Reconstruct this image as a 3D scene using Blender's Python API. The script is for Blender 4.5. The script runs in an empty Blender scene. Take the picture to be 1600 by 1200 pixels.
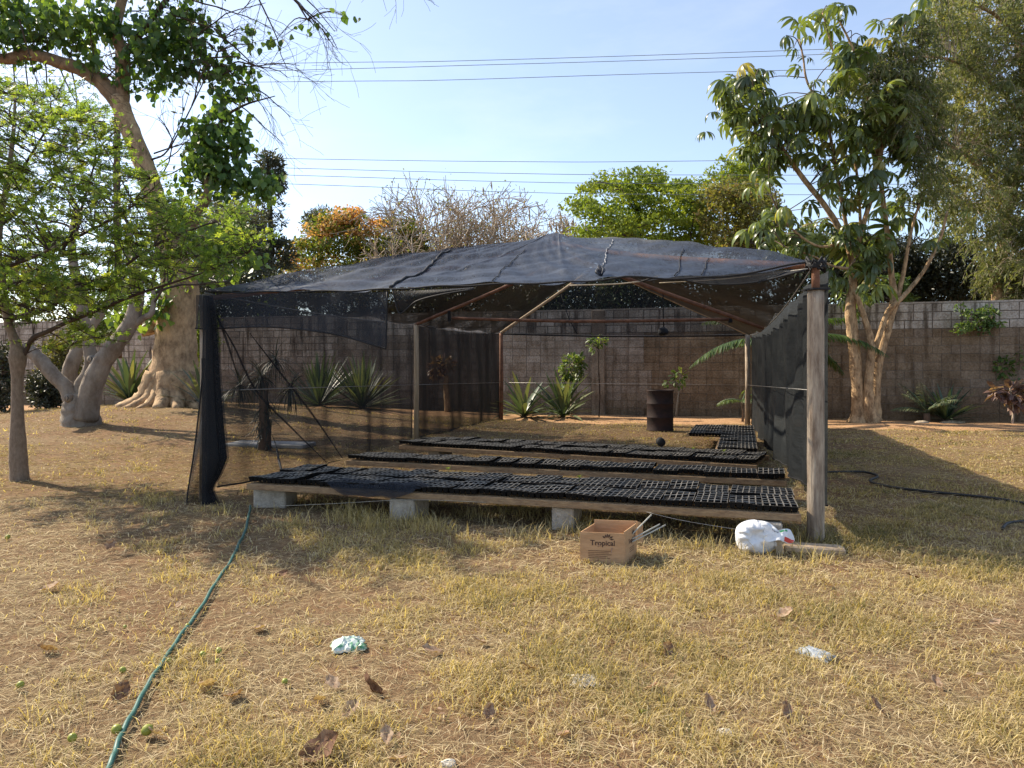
import bpy, math, random
import numpy as np
from mathutils import Vector, Matrix
R_ = math.radians
rng = np.random.default_rng(7)
random.seed(7)
S = bpy.context.scene
COL = S.collection
F, H, YH = 1150.0, 1.45, 575.0

def P(px, py, D): return np.array([(px-800)/F*D, D, H-(py-YH)/F*D])
def gz(x, y):
    return 0.45*np.exp(-((x+9.3)**2+(y-20)**2)/32.0) + 0.012*np.sin(x*1.3+y*.7)*np.sin(y*.9-x*.4) + 0.006*np.sin(x*4.1+1)*np.sin(y*3.7)
def G(px, py, dz=0.0):
    D = H*F/(py-YH)
    for _ in range(6):
        z = float(gz((px-800)/F*D, D)) + dz
        D = (H-z)*F/(py-YH)
    return np.array([(px-800)/F*D, D, z])
def nrm(v):
    v = np.asarray(v, float); return v/(np.linalg.norm(v, axis=-1, keepdims=True)+1e-9)

# ------------------------------------------------------------------ materials
def nodes(name):
    m = bpy.data.materials.new(name); m.use_nodes = True
    nt = m.node_tree; nt.nodes.clear()
    return m, nt, nt.nodes, nt.links
def N(ns, t, **kw):
    n = ns.new(t)
    for k, v in kw.items():
        if k in n.inputs.keys(): n.inputs[k].default_value = v
        else: setattr(n, k, v)
    return n
def c4(c): return (c[0], c[1], c[2], 1.0)
def ramp(ns, stops):
    r = ns.new('ShaderNodeValToRGB'); e = r.color_ramp.elements
    e[0].position, e[0].color = stops[0][0], c4(stops[0][1])
    e[1].position, e[1].color = stops[-1][0], c4(stops[-1][1])
    for p, c in stops[1:-1]:
        k = e.new(p); k.color = c4(c)
    return r
def mat_leaf(name, stops, transl=.4, rough=.5, spec=.3):
    m, nt, ns, lk = nodes(name)
    a = N(ns, 'ShaderNodeAttribute', attribute_name='tint')
    r = ramp(ns, stops); lk.new(a.outputs['Fac'], r.inputs[0])
    p = N(ns, 'ShaderNodeBsdfPrincipled'); p.inputs['Roughness'].default_value = rough
    p.inputs['Specular IOR Level'].default_value = spec
    lk.new(r.outputs[0], p.inputs['Base Color'])
    t = ns.new('ShaderNodeBsdfTranslucent')
    g = N(ns, 'ShaderNodeMix', data_type='RGBA', blend_type='MULTIPLY'); g.inputs[0].default_value = 1
    g.inputs[7].default_value = (1.6, 1.5, .6, 1); lk.new(r.outputs[0], g.inputs[6]); lk.new(g.outputs[2], t.inputs[0])
    x = ns.new('ShaderNodeMixShader'); x.inputs[0].default_value = transl
    lk.new(p.outputs[0], x.inputs[1]); lk.new(t.outputs[0], x.inputs[2])
    o = ns.new('ShaderNodeOutputMaterial'); lk.new(x.outputs[0], o.inputs[0])
    return m
def mat(name, c1, c2=None, scale=(8, 8, 8), detail=6, rough=.8, spec=.25, bump=0, bscale=None, metal=0, tint=None, lo=.35, hi=.65):
    """noise-mixed colour, optional per-face tint multiplying it"""
    m, nt, ns, lk = nodes(name)
    tc = ns.new('ShaderNodeTexCoord'); mp = ns.new('ShaderNodeMapping'); mp.inputs['Scale'].default_value = scale
    lk.new(tc.outputs['Object'], mp.inputs[0])
    nz = N(ns, 'ShaderNodeTexNoise'); nz.inputs['Scale'].default_value = 1; nz.inputs['Detail'].default_value = detail
    nz.inputs['Roughness'].default_value = .72
    lk.new(mp.outputs[0], nz.inputs['Vector'])
    r = ramp(ns, [(lo, c1), (hi, c2 if c2 is not None else [v*.7 for v in c1])]); lk.new(nz.outputs[0], r.inputs[0])
    p = N(ns, 'ShaderNodeBsdfPrincipled'); p.inputs['Roughness'].default_value = rough
    p.inputs['Specular IOR Level'].default_value = spec; p.inputs['Metallic'].default_value = metal
    out = r.outputs[0]
    if tint:
        a = N(ns, 'ShaderNodeAttribute', attribute_name='tint'); r2 = ramp(ns, tint); lk.new(a.outputs['Fac'], r2.inputs[0])
        g = N(ns, 'ShaderNodeMix', data_type='RGBA', blend_type='MULTIPLY'); g.inputs[0].default_value = 1
        lk.new(r.outputs[0], g.inputs[6]); lk.new(r2.outputs[0], g.inputs[7]); out = g.outputs[2]
    lk.new(out, p.inputs['Base Color'])
    if bump:
        n2 = N(ns, 'ShaderNodeTexNoise'); n2.inputs['Detail'].default_value = 8; n2.inputs['Scale'].default_value = 1
        m2 = ns.new('ShaderNodeMapping'); m2.inputs['Scale'].default_value = bscale or scale
        lk.new(tc.outputs['Object'], m2.inputs[0]); lk.new(m2.outputs[0], n2.inputs['Vector'])
        b = ns.new('ShaderNodeBump'); b.inputs['Strength'].default_value = bump; b.inputs['Distance'].default_value = .03
        lk.new(n2.outputs[0], b.inputs['Height']); lk.new(b.outputs[0], p.inputs['Normal'])
    o = ns.new('ShaderNodeOutputMaterial'); lk.new(p.outputs[0], o.inputs[0])
    return m
def mat_net(name, T0, col=(.03, .032, .036), var=.08, rough=.6, spec=.15, weave=60):
    """woven cloth: clear share T0 when met square on, T0**(1/cos) when met at a slant (for light and sight alike)"""
    m, nt, ns, lk = nodes(name)
    tc = ns.new('ShaderNodeTexCoord')
    n1 = N(ns, 'ShaderNodeTexNoise'); n1.inputs['Scale'].default_value = 1.7; n1.inputs['Detail'].default_value = 5
    lk.new(tc.outputs['Object'], n1.inputs['Vector'])
    mp = ns.new('ShaderNodeMapping'); mp.inputs['Scale'].default_value = (weave, 3, weave); lk.new(tc.outputs['Object'], mp.inputs[0])
    n2 = N(ns, 'ShaderNodeTexNoise'); n2.inputs['Scale'].default_value = 1; n2.inputs['Detail'].default_value = 3
    lk.new(mp.outputs[0], n2.inputs['Vector'])
    ad = N(ns, 'ShaderNodeMath', operation='ADD'); lk.new(n1.outputs[0], ad.inputs[0]); lk.new(n2.outputs[0], ad.inputs[1])
    mr = ns.new('ShaderNodeMapRange'); mr.inputs['From Min'].default_value = .7; mr.inputs['From Max'].default_value = 1.3
    mr.inputs['To Min'].default_value = T0+var; mr.inputs['To Max'].default_value = max(.02, T0-var)
    lk.new(ad.outputs[0], mr.inputs['Value'])
    lw = ns.new('ShaderNodeLayerWeight'); lw.inputs['Blend'].default_value = .5
    cs = N(ns, 'ShaderNodeMath', operation='SUBTRACT'); cs.inputs[0].default_value = 1.04; lk.new(lw.outputs['Facing'], cs.inputs[1])
    iv = N(ns, 'ShaderNodeMath', operation='DIVIDE'); iv.inputs[0].default_value = 1.0; lk.new(cs.outputs[0], iv.inputs[1])
    pw = N(ns, 'ShaderNodeMath', operation='POWER'); lk.new(mr.outputs[0], pw.inputs[0]); lk.new(iv.outputs[0], pw.inputs[1])
    p = N(ns, 'ShaderNodeBsdfPrincipled'); p.inputs['Roughness'].default_value = rough; p.inputs['Specular IOR Level'].default_value = spec
    cr = ramp(ns, [(.3, [v*.75 for v in col]), (.7, [v*1.3 for v in col])]); lk.new(n2.outputs[0], cr.inputs[0]); lk.new(cr.outputs[0], p.inputs['Base Color'])
    b = ns.new('ShaderNodeBump'); b.inputs['Strength'].default_value = .35; b.inputs['Distance'].default_value = .01
    lk.new(n2.outputs[0], b.inputs['Height']); lk.new(b.outputs[0], p.inputs['Normal'])
    t = ns.new('ShaderNodeBsdfTransparent')
    x = ns.new('ShaderNodeMixShader'); lk.new(pw.outputs[0], x.inputs[0]); lk.new(p.outputs[0], x.inputs[1]); lk.new(t.outputs[0], x.inputs[2])
    o = ns.new('ShaderNodeOutputMaterial'); lk.new(x.outputs[0], o.inputs[0])
    return m

# ------------------------------------------------------------------ mesh builder
class MB:
    def __init__(s): s.V = []; s.L = []; s.S = []; s.T = []; s.M = []; s.n = 0
    def add(s, V, faces, tint=0.5, mi=0):
        """faces: int array (m,k); tint scalar or (m,)"""
        V = np.asarray(V, float).reshape(-1, 3); Fa = np.asarray(faces, int)
        if Fa.size == 0: return
        s.V.append(V); s.L.append((Fa+s.n).ravel()); s.S.append(np.full(len(Fa), Fa.shape[1]))
        s.T.append(np.broadcast_to(np.asarray(tint, float), (len(Fa),)).copy()); s.M.append(np.full(len(Fa), mi)); s.n += len(V)
    def poly(s, V, tint=.5, mi=0): s.add(V, [list(range(len(V)))], tint, mi)
    def box(s, c, sz, rz=0, rx=0, ry=0, tint=.5, mi=0, bev=0):
        hx, hy, hz = [k/2 for k in sz]
        M = (Matrix.Rotation(rz, 3, 'Z') @ Matrix.Rotation(ry, 3, 'Y') @ Matrix.Rotation(rx, 3, 'X'))
        M = np.array(M)
        if not bev:
            v = np.array([[x, y, z] for z in (-hz, hz) for y in (-hy, hy) for x in (-hx, hx)])
            s.add(v@M.T+np.array(c), [[0, 2, 3, 1], [4, 5, 7, 6], [0, 1, 5, 4], [2, 6, 7, 3], [0, 4, 6, 2], [1, 3, 7, 5]], tint, mi)
            return
        b = bev; vs = []
        for z, i in ((-hz, 1), (-hz+b, 0), (hz-b, 0), (hz, 1)):
            ax, ay = hx-b*i, hy-b*i
            vs += [[-ax+b*(1-i), -ay, z], [ax-b*(1-i), -ay, z], [ax, -ay+b*(1-i), z], [ax, ay-b*(1-i), z], [ax-b*(1-i), ay, z], [-ax+b*(1-i), ay, z], [-ax, ay-b*(1-i), z], [-ax, -ay+b*(1-i), z]]
        f = [[k*8+i, k*8+(i+1) % 8, k*8+8+(i+1) % 8, k*8+8+i] for k in range(3) for i in range(8)]
        v = np.array(vs)@M.T+np.array(c)
        n0 = s.n
        s.add(v, f, tint, mi)
        s.L.append(np.array([n0+i for i in range(7, -1, -1)])); s.S.append(np.array([8])); s.T.append(np.array([float(np.mean(tint))])); s.M.append(np.array([mi]))
        s.L.append(np.array([n0+24+i for i in range(8)])); s.S.append(np.array([8])); s.T.append(np.array([float(np.mean(tint))])); s.M.append(np.array([mi]))
    def tube(s, pts, rad, k=6, tint=.5, mi=0, rough=0, cap=True):
        pts = np.asarray(pts, float); n = len(pts)
        rad = np.broadcast_to(np.asarray(rad, float), (n,))
        d = np.gradient(pts, axis=0); d = nrm(d)
        up = np.array([0, 0, 1.0]) if abs(d[0][2]) < .9 else np.array([1.0, 0, 0])
        a = nrm(np.cross(d[0], up)); rings = []
        ang = np.arange(k)*2*math.pi/k
        for i in range(n):
            a = a-d[i]*np.dot(a, d[i]); a = nrm(a); b = np.cross(d[i], a)
            r = rad[i]*(1+(rough*rng.normal(0, 1, k) if rough else 0))
            rings.append(pts[i]+np.outer(np.cos(ang)*r, a)+np.outer(np.sin(ang)*r, b))
        V = np.concatenate(rings)
        i = np.arange(n-1)[:, None]*k; j = np.arange(k)[None, :]
        f = np.stack([i+j, i+(j+1) % k, i+k+(j+1) % k, i+k+j], -1).reshape(-1, 4)
        n0 = s.n
        s.add(V, f, tint, mi)
        if cap:
            for q in (list(range(k-1, -1, -1)), [(n-1)*k+t for t in range(k)]):
                s.L.append(np.array(q)+n0); s.S.append(np.array([k])); s.T.append(np.array([float(np.mean(tint))])); s.M.append(np.array([mi]))
    def grid(s, Pt, tint=.5, mi=0):
        Pt = np.asarray(Pt, float); a, b = Pt.shape[:2]
        i = np.arange(a-1)[:, None]*b; j = np.arange(b-1)[None, :]
        f = np.stack([i+j, i+j+1, i+b+j+1, i+b+j], -1).reshape(-1, 4)
        s.add(Pt.reshape(-1, 3), f, tint, mi)
    def scatter(s, shV, shF, pos, X, Z, size, tint, mi=0):
        """copies of a small shape: X = its length axis, Z = its normal hint"""
        pos = np.asarray(pos, float); n = len(pos)
        if n == 0: return
        X = nrm(np.broadcast_to(X, (n, 3))); Z = np.broadcast_to(Z, (n, 3))
        Y = nrm(np.cross(Z, X)); Z2 = np.cross(X, Y)
        size = np.broadcast_to(np.asarray(size, float), (n,))
        sv = np.asarray(shV, float)
        V = pos[:, None, :]+size[:, None, None]*(sv[None, :, 0:1]*X[:, None, :]+sv[None, :, 1:2]*Y[:, None, :]+sv[None, :, 2:3]*Z2[:, None, :])
        k = len(sv); tint = np.broadcast_to(np.asarray(tint, float), (n,))
        by = {}
        for f in shF: by.setdefault(len(f), []).append(f)
        n0 = s.n
        s.V.append(V.reshape(-1, 3)); s.n += n*k
        for kk, fs in by.items():
            fa = np.asarray(fs, int)
            A = (np.arange(n)*k)[:, None, None]+fa[None]
            s.L.append((A+n0).ravel()); s.S.append(np.full(n*len(fs), kk)); s.T.append(np.repeat(tint, len(fs))); s.M.append(np.full(n*len(fs), mi))
    def build(s, name, mats, parent=None, smooth=True, loc=None):
        me = bpy.data.meshes.new(name)
        V = np.concatenate(s.V); L = np.concatenate(s.L).astype(np.int32); Sz = np.concatenate(s.S).astype(np.int32)
        if loc is not None: V = V-np.asarray(loc)
        me.vertices.add(len(V)); me.vertices.foreach_set('co', V.astype(np.float32).ravel())
        me.loops.add(len(L)); me.loops.foreach_set('vertex_index', L)
        st = np.concatenate([[0], np.cumsum(Sz)[:-1]]).astype(np.int32)
        me.polygons.add(len(Sz)); me.polygons.foreach_set('loop_start', st); me.polygons.foreach_set('loop_total', Sz)
        mats = mats if isinstance(mats, (list, tuple)) else [mats]
        for m in mats: me.materials.append(m)
        me.polygons.foreach_set('material_index', np.concatenate(s.M).astype(np.int32))
        me.polygons.foreach_set('use_smooth', np.full(len(Sz), bool(smooth)))
        at = me.attributes.new('tint', 'FLOAT', 'FACE'); at.data.foreach_set('value', np.concatenate(s.T).astype(np.float32))
        me.update(calc_edges=True); me.validate()
        o = bpy.data.objects.new(name, me); COL.objects.link(o)
        if loc is not None: o.location = loc
        if parent is not None: o.parent = parent
        return o
def tag(o, label=None, cat=None, group=None, kind=None):
    if label: o['label'] = label
    if cat: o['category'] = cat
    if group: o['group'] = group
    if kind: o['kind'] = kind
    return o
def thing(name, label, cat, loc=(0, 0, 0), rz=0, group=None):
    o = bpy.data.objects.new(name, None); COL.objects.link(o); o.location = [float(v) for v in loc]; o.rotation_euler = (0, 0, rz)
    o.empty_display_size = .2
    return tag(o, label, cat, group)
def part(mb, name, m, parent, smooth=True, label=None):
    """build world-space geometry and parent it under an (unrotated) thing"""
    b = parent; off = np.zeros(3)
    while b is not None: off = off+np.array(b.location); b = b.parent
    mb.V = [v-off for v in mb.V]
    o = mb.build(name, m, parent, smooth)
    if label: o['label'] = label
    return o

# leaf shapes (length 1 along x, normal z)
HEART = [(0, 0, 0), (.12, .34, .05), (.45, .42, .08), (1, 0, -.12), (.45, -.42, .08), (.12, -.34, .05), (.5, 0, 0)]
HEARTF = [(0, 6, 2, 1), (6, 3, 2), (0, 5, 4, 6), (6, 4, 3)]
RHOMB = [(0, 0, 0), (.55, .3, .05), (1, 0, -.05), (.55, -.3, .05)]; RHOMBF = [(0, 3, 2, 1)]
THIN = [(0, 0, 0), (.5, .13, 0), (1, 0, -.05), (.5, -.13, 0)]; THINF = [(0, 3, 2, 1)]
OVAL = [(0, 0, 0), (.3, .22, .05), (.7, .2, .03), (1, 0, -.1), (.7, -.2, .03), (.3, -.22, .05), (.35, 0, -.02), (.7, 0, -.03)]
OVALF = [(0, 6, 1), (6, 7, 2, 1), (7, 3, 2), (0, 5, 6), (6, 5, 4, 7), (7, 4, 3)]
def drooper(droop, w):   # leaflet: folded strip that bends down
    v = []; f = []
    n = 5
    for i in range(n):
        t = i/(n-1); a = droop*t
        x = math.sin(a)/max(droop, 1e-3) if droop else t; z = -(1-math.cos(a))/max(droop, 1e-3)
        ww = w*(math.sin(math.pi*min(1, .12+t*.86))**.75)
        v += [(x, ww, z+.25*ww), (x, 0, z), (x, -ww, z+.25*ww)]
    for i in range(n-1):
        b = i*3
        f += [(b, b+1, b+4, b+3), (b+1, b+2, b+5, b+4)]
    return v, f
def rv(n): return nrm(rng.normal(0, 1, (n, 3)))
def ell(c, r, n, hollow=.0):
    u = rv(n)*(rng.uniform(hollow, 1, (n, 1))**(1/3)); return np.asarray(c)+u*np.asarray(r)
def inpoly(poly, n):
    poly = np.asarray(poly, float); lo, hi = poly.min(0), poly.max(0); out = []
    while len(out) < n:
        q = rng.uniform(lo, hi); c = False; j = len(poly)-1
        for i in range(len(poly)):
            xi, yi = poly[i]; xj, yj = poly[j]
            if (yi > q[1]) != (yj > q[1]) and q[0] < (xj-xi)*(q[1]-yi)/(yj-yi)+xi: c = not c
            j = i
        if c: out.append(q)
    return np.array(out)
def spline(pts, k=4):
    """catmull-rom through points (any columns)"""
    p = np.asarray(pts, float); n = len(p)
    if n < 3: return np.concatenate([p[0:1]+(p[1:2]-p[0:1])*t for t in np.linspace(0, 1, k+1)[:, None, None]]) if False else np.array([p[0]+(p[1]-p[0])*t for t in np.linspace(0, 1, k+1)])
    q = np.vstack([2*p[0]-p[1], p, 2*p[-1]-p[-2]]); out = []
    for i in range(n-1):
        a, b, c, d = q[i:i+4]
        for t in np.arange(k)/k:
            out.append(.5*((2*b)+(-a+c)*t+(2*a-5*b+4*c-d)*t*t+(-a+3*b-3*c+d)*t**3))
    out.append(p[-1]); return np.array(out)
def limb(mb, pix, D, k=8, rough=.04, tint=.5, jit=0, dD=None):
    """pix: list of (px, py, r[, dD])"""
    a = []
    for q in pix:
        dd = D+(q[3] if len(q) > 3 else 0); a.append(list(P(q[0], q[1], dd))+[q[2]])
    s = spline(a, 5); mb.tube(s[:, :3], np.maximum(s[:, 3], .004), k, tint, rough=rough)
    return s
def grow(mb, p, d, L, r, lev, prm, tips, k=5, tint=.5):
    n = prm.get('seg', 4); pts = [np.array(p, float)]; d = nrm(d)
    for i in range(n):
        d = nrm(d+rng.normal(0, prm['wig'], 3)+np.array([0, 0, prm['up'][min(lev, len(prm['up'])-1)]]))
        pts.append(pts[-1]+d*L/n)
    pts = np.array(pts); rad = np.linspace(r, max(r*prm['tap'], prm.get('rmin', .004)), n+1)
    mb.tube(pts, rad, k, tint, cap=False)
    if lev >= prm['lev']: tips.append(pts); return
    for j in range(prm['kids'][lev]):
        t = rng.uniform(prm.get('t0', .35), 1); i = min(int(t*n), n-1); q = pts[i]+(pts[i+1]-pts[i])*(t*n-i)
        dd = pts[i+1]-pts[i]; ax = nrm(np.cross(dd, rng.normal(0, 1, 3))); an = rng.uniform(*prm['ang'])
        nd = nrm(dd)*math.cos(an)+ax*math.sin(an)
        grow(mb, q, nd, L*prm['lr']*rng.uniform(.75, 1.2), max(np.interp(t, [0, 1], [rad[0], rad[-1]])*prm['rr'], prm.get('rmin', .004)), lev+1, prm, tips, max(3, k-1), tint)
def attach(limbs, q, bias=1.5):
    """nearest limb point that lies lower than q"""
    A = np.concatenate([l[:, :3] for l in limbs]); dl = A-q
    w = np.linalg.norm(dl, axis=1)+bias*np.maximum(0, dl[:, 2]+.1); return A[int(np.argmin(w))]
def twig(mb, a, b, r0, r1, k=4, sag=.12, tint=.5):
    m = (a+b)/2+rng.normal(0, .06, 3)*np.linalg.norm(b-a)+np.array([0, 0, sag*np.linalg.norm(b-a)])
    s = spline([a, m, b], 3); mb.tube(s, np.linspace(r0, r1, len(s)), k, tint, cap=False); return s

# ------------------------------------------------------------------ camera, sky, sun
cam = bpy.data.cameras.new('camera'); co = bpy.data.objects.new('camera', cam); COL.objects.link(co)
co.location = (0, 0, H); co.rotation_euler = (R_(90), 0, 0); cam.sensor_width = 36; cam.lens = F/1600*36
cam.shift_y = -(600-YH)/1600; cam.clip_end = 2000; S.camera = co
SUN_AZ = nrm([-.86, .50, 0]); EL = R_(40)
sd = np.array([SUN_AZ[0]*math.cos(EL), SUN_AZ[1]*math.cos(EL), math.sin(EL)])
sun = bpy.data.lights.new('sun', 'SUN'); sun.energy = 3.7; sun.angle = R_(.55); sun.color = (1, .88, .70)
so = bpy.data.objects.new('sun', sun); COL.objects.link(so); so.rotation_euler = Vector(-sd).to_track_quat('-Z', 'Y').to_euler(); so.location = (-20, 12, 20)
W = bpy.data.worlds.new('World'); S.world = W; W.use_nodes = True
nt = W.node_tree; bg = nt.nodes['Background']
sk = nt.nodes.new('ShaderNodeTexSky'); sk.sky_type = 'NISHITA'; sk.sun_disc = False; sk.sun_elevation = EL
sk.sun_rotation = math.atan2(SUN_AZ[0], SUN_AZ[1]); sk.air_density = 1.0; sk.dust_density = 2.3; sk.ozone_density = 1.0; sk.altitude = 1200
tc = nt.nodes.new('ShaderNodeTexCoord'); mp = nt.nodes.new('ShaderNodeMapping'); mp.inputs['Scale'].default_value = (2.2, 2.2, 7)
nt.links.new(tc.outputs['Generated'], mp.inputs[0])
nz = nt.nodes.new('ShaderNodeTexNoise'); nz.inputs['Scale'].default_value = 2.2; nz.inputs['Detail'].default_value = 9; nz.inputs['Roughness'].default_value = .6
nt.links.new(mp.outputs[0], nz.inputs['Vector'])
rp = ramp(nt.nodes, [(.50, (.12, .12, .12)), (.95, (.28, .28, .28))]); nt.links.new(nz.outputs[0], rp.inputs[0])
mx = nt.nodes.new('ShaderNodeMix'); mx.data_type = 'RGBA'; nt.links.new(rp.outputs[0], mx.inputs[0]); nt.links.new(sk.outputs[0], mx.inputs[6]); mx.inputs[7].default_value = (5.6, 5.6, 5.7, 1)
nt.links.new(mx.outputs[2], bg.inputs[0]); bg.inputs[1].default_value = .104
S.view_settings.view_transform = 'Standard'; S.view_settings.look = 'None'; S.view_settings.exposure = 1.32; S.view_settings.gamma = 1
S.cycles.transparent_max_bounces = 24; S.cycles.max_bounces = 7; S.cycles.diffuse_bounces = 3; S.cycles.glossy_bounces = 2; S.cycles.transmission_bounces = 4
S.cycles.use_denoising = True

# ------------------------------------------------------------------ shared materials
M_wood = mat('weathered_pole', (.47, .385, .29), (.17, .12, .085), (16, 16, 2.6), rough=.85, bump=.5, bscale=(60, 60, 3))
M_board = mat('bench_board', (.36, .24, .13), (.19, .12, .07), (3, 30, 30), rough=.8, bump=.4, bscale=(4, 60, 60))
M_rust = mat('rusty_pipe', (.30, .15, .09), (.14, .065, .04), (9, 9, 9), rough=.75, bump=.2, metal=.1)
M_pole2 = mat('pale_timber', (.56, .43, .29), (.34, .24, .15), (18, 18, 2), rough=.85, bump=.3)
M_conc = mat('concrete_block', (.50, .44, .36), (.30, .26, .21), (14, 14, 14), rough=.95, bump=.5, bscale=(70, 70, 70))
M_tray = mat('tray_plastic', (.013, .0115, .0105), (.007, .0065, .006), (12, 12, 12), rough=.8, spec=.08)
M_rim = mat('tray_rim', (.25, .23, .20), (.045, .042, .038), (17, 17, 17), rough=.6, spec=.3, lo=.42, hi=.66)
M_soilmix = mat('seed_soil', (.02, .016, .013), (.045, .032, .022), (60, 60, 60), rough=1, bump=.6)
M_cord = mat('black_cord', (.012, .012, .013), (.025, .025, .027), (30, 30, 30), rough=.7)
M_wire = mat('wire', (.35, .35, .34), (.22, .2, .18), (20, 20, 20), rough=.45, metal=.6)
M_string = mat('pale_string', (.5, .46, .38), (.36, .31, .24), (40, 40, 40), rough=.9)
M_barkpale = mat('pale_bark', (.52, .36, .21), (.17, .11, .065), (4.5, 4.5, 2.6), detail=12, rough=.92, bump=1.0, bscale=(13, 13, 6), lo=.40, hi=.64)
M_barklimb = mat('brown_limb_bark', (.30, .20, .12), (.12, .08, .05), (4, 4, 3), rough=.9, bump=.6, bscale=(14, 14, 9))
M_barkgrey = mat('grey_bark', (.30, .255, .205), (.15, .115, .085), (4, 4, 2), rough=.9, bump=.6, bscale=(16, 16, 9))
M_barkbrown = mat('brown_bark', (.17, .12, .085), (.075, .052, .037), (9, 9, 3), rough=.9, bump=.5, bscale=(20, 20, 7))
M_barktan = mat('tan_bark', (.50, .34, .19), (.17, .105, .055), (9, 9, 4), detail=12, rough=.9, bump=1.0, bscale=(26, 26, 10), lo=.4, hi=.62)
M_twig = mat('dry_twig', (.46, .38, .29), (.29, .23, .17), (5, 5, 5), rough=.9)
M_darktwig = mat('dark_twig', (.085, .06, .045), (.05, .036, .028), (5, 5, 5), rough=.9)
L_heart = mat_leaf('heart_leaf', [(0, (.030, .070, .022)), (.6, (.075, .145, .038)), (1, (.18, .27, .06))], .42, .42, .4)
L_fine = mat_leaf('fine_leaf', [(0, (.08, .14, .035)), (.55, (.165, .25, .055)), (1, (.31, .36, .075))], .55, .5, .25)
L_umb = mat_leaf('umbrella_leaf', [(0, (.055, .080, .033)), (.5, (.125, .17, .055)), (.8, (.20, .25, .07)), (1, (.30, .27, .09))], .42, .33, .55)
L_feath = mat_leaf('feather_leaf', [(0, (.085, .105, .05)), (.5, (.16, .185, .085)), (.8, (.22, .25, .11)), (1, (.28, .27, .13))], .45, .6, .2)
L_green = mat_leaf('bright_leaf', [(0, (.06, .11, .025)), (.5, (.13, .19, .035)), (1, (.24, .29, .05))], .42, .6, .2)
L_olive = mat_leaf('olive_leaf', [(0, (.075, .075, .035)), (.5, (.14, .13, .045)), (.8, (.17, .20, .05)), (1, (.26, .19, .08))], .4, .6, .2)
L_flame = mat_leaf('flame_leaf', [(0, (.075, .12, .03)), (.45, (.16, .20, .04)), (.55, (.36, .26, .12)), (1, (.50, .25, .13))], .4, .6, .2)
L_dark = mat_leaf('dark_leaf', [(0, (.020, .026, .016)), (.7, (.045, .05, .03)), (1, (.08, .11, .035))], .2, .45, .4)
L_pine = mat_leaf('pine_leaf', [(0, (.05, .06, .042)), (1, (.13, .135, .09))], .2, .6, .2)
L_agave = mat_leaf('agave_leaf', [(0, (.045, .075, .045)), (.6, (.09, .13, .075)), (1, (.28, .28, .13))], .2, .42, .4)
L_bush = mat_leaf('bush_leaf', [(0, (.05, .095, .03)), (.6, (.12, .18, .05)), (1, (.25, .29, .08))], .35, .45, .35)
L_rusty = mat_leaf('copper_leaf', [(0, (.10, .06, .05)), (.6, (.21, .13, .11)), (1, (.46, .34, .28))], .3, .45, .35)
L_dead = mat_leaf('dead_leaf', [(0, (.09, .045, .03)), (.5, (.24, .14, .09)), (1, (.44, .33, .23))], .2, .8, .15)
L_grass = mat_leaf('grass_blade', [(0, (.10, .105, .045)), (.25, (.19, .175, .075)), (.42, (.33, .265, .125)), (.8, (.50, .40, .20)), (1, (.62, .53, .32))], .36, .75, .15)
L_straw = mat_leaf('straw', [(0, (.10, .065, .038)), (.4, (.29, .215, .115)), (.75, (.49, .395, .22)), (1, (.60, .50, .32))], .12, .85, .15)
M_netroof = mat_net('roof_shade_net', .66, (.013, .0195, .034), .12, .55, .26, 34)
M_netside = mat_net('side_shade_net', .62, (.019, .021, .026), .07)
M_netdark = mat_net('dense_shade_net', .44, (.016, .017, .020), .07)
M_netright = mat_net('right_shade_net', .20, (.020, .023, .025), .06)
M_netgable = mat_net('gable_shade_net', .36, (.016, .019, .025), .07)
M_netfold = mat_net('folded_shade_net', .42, (.020, .020, .022), .08)

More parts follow.
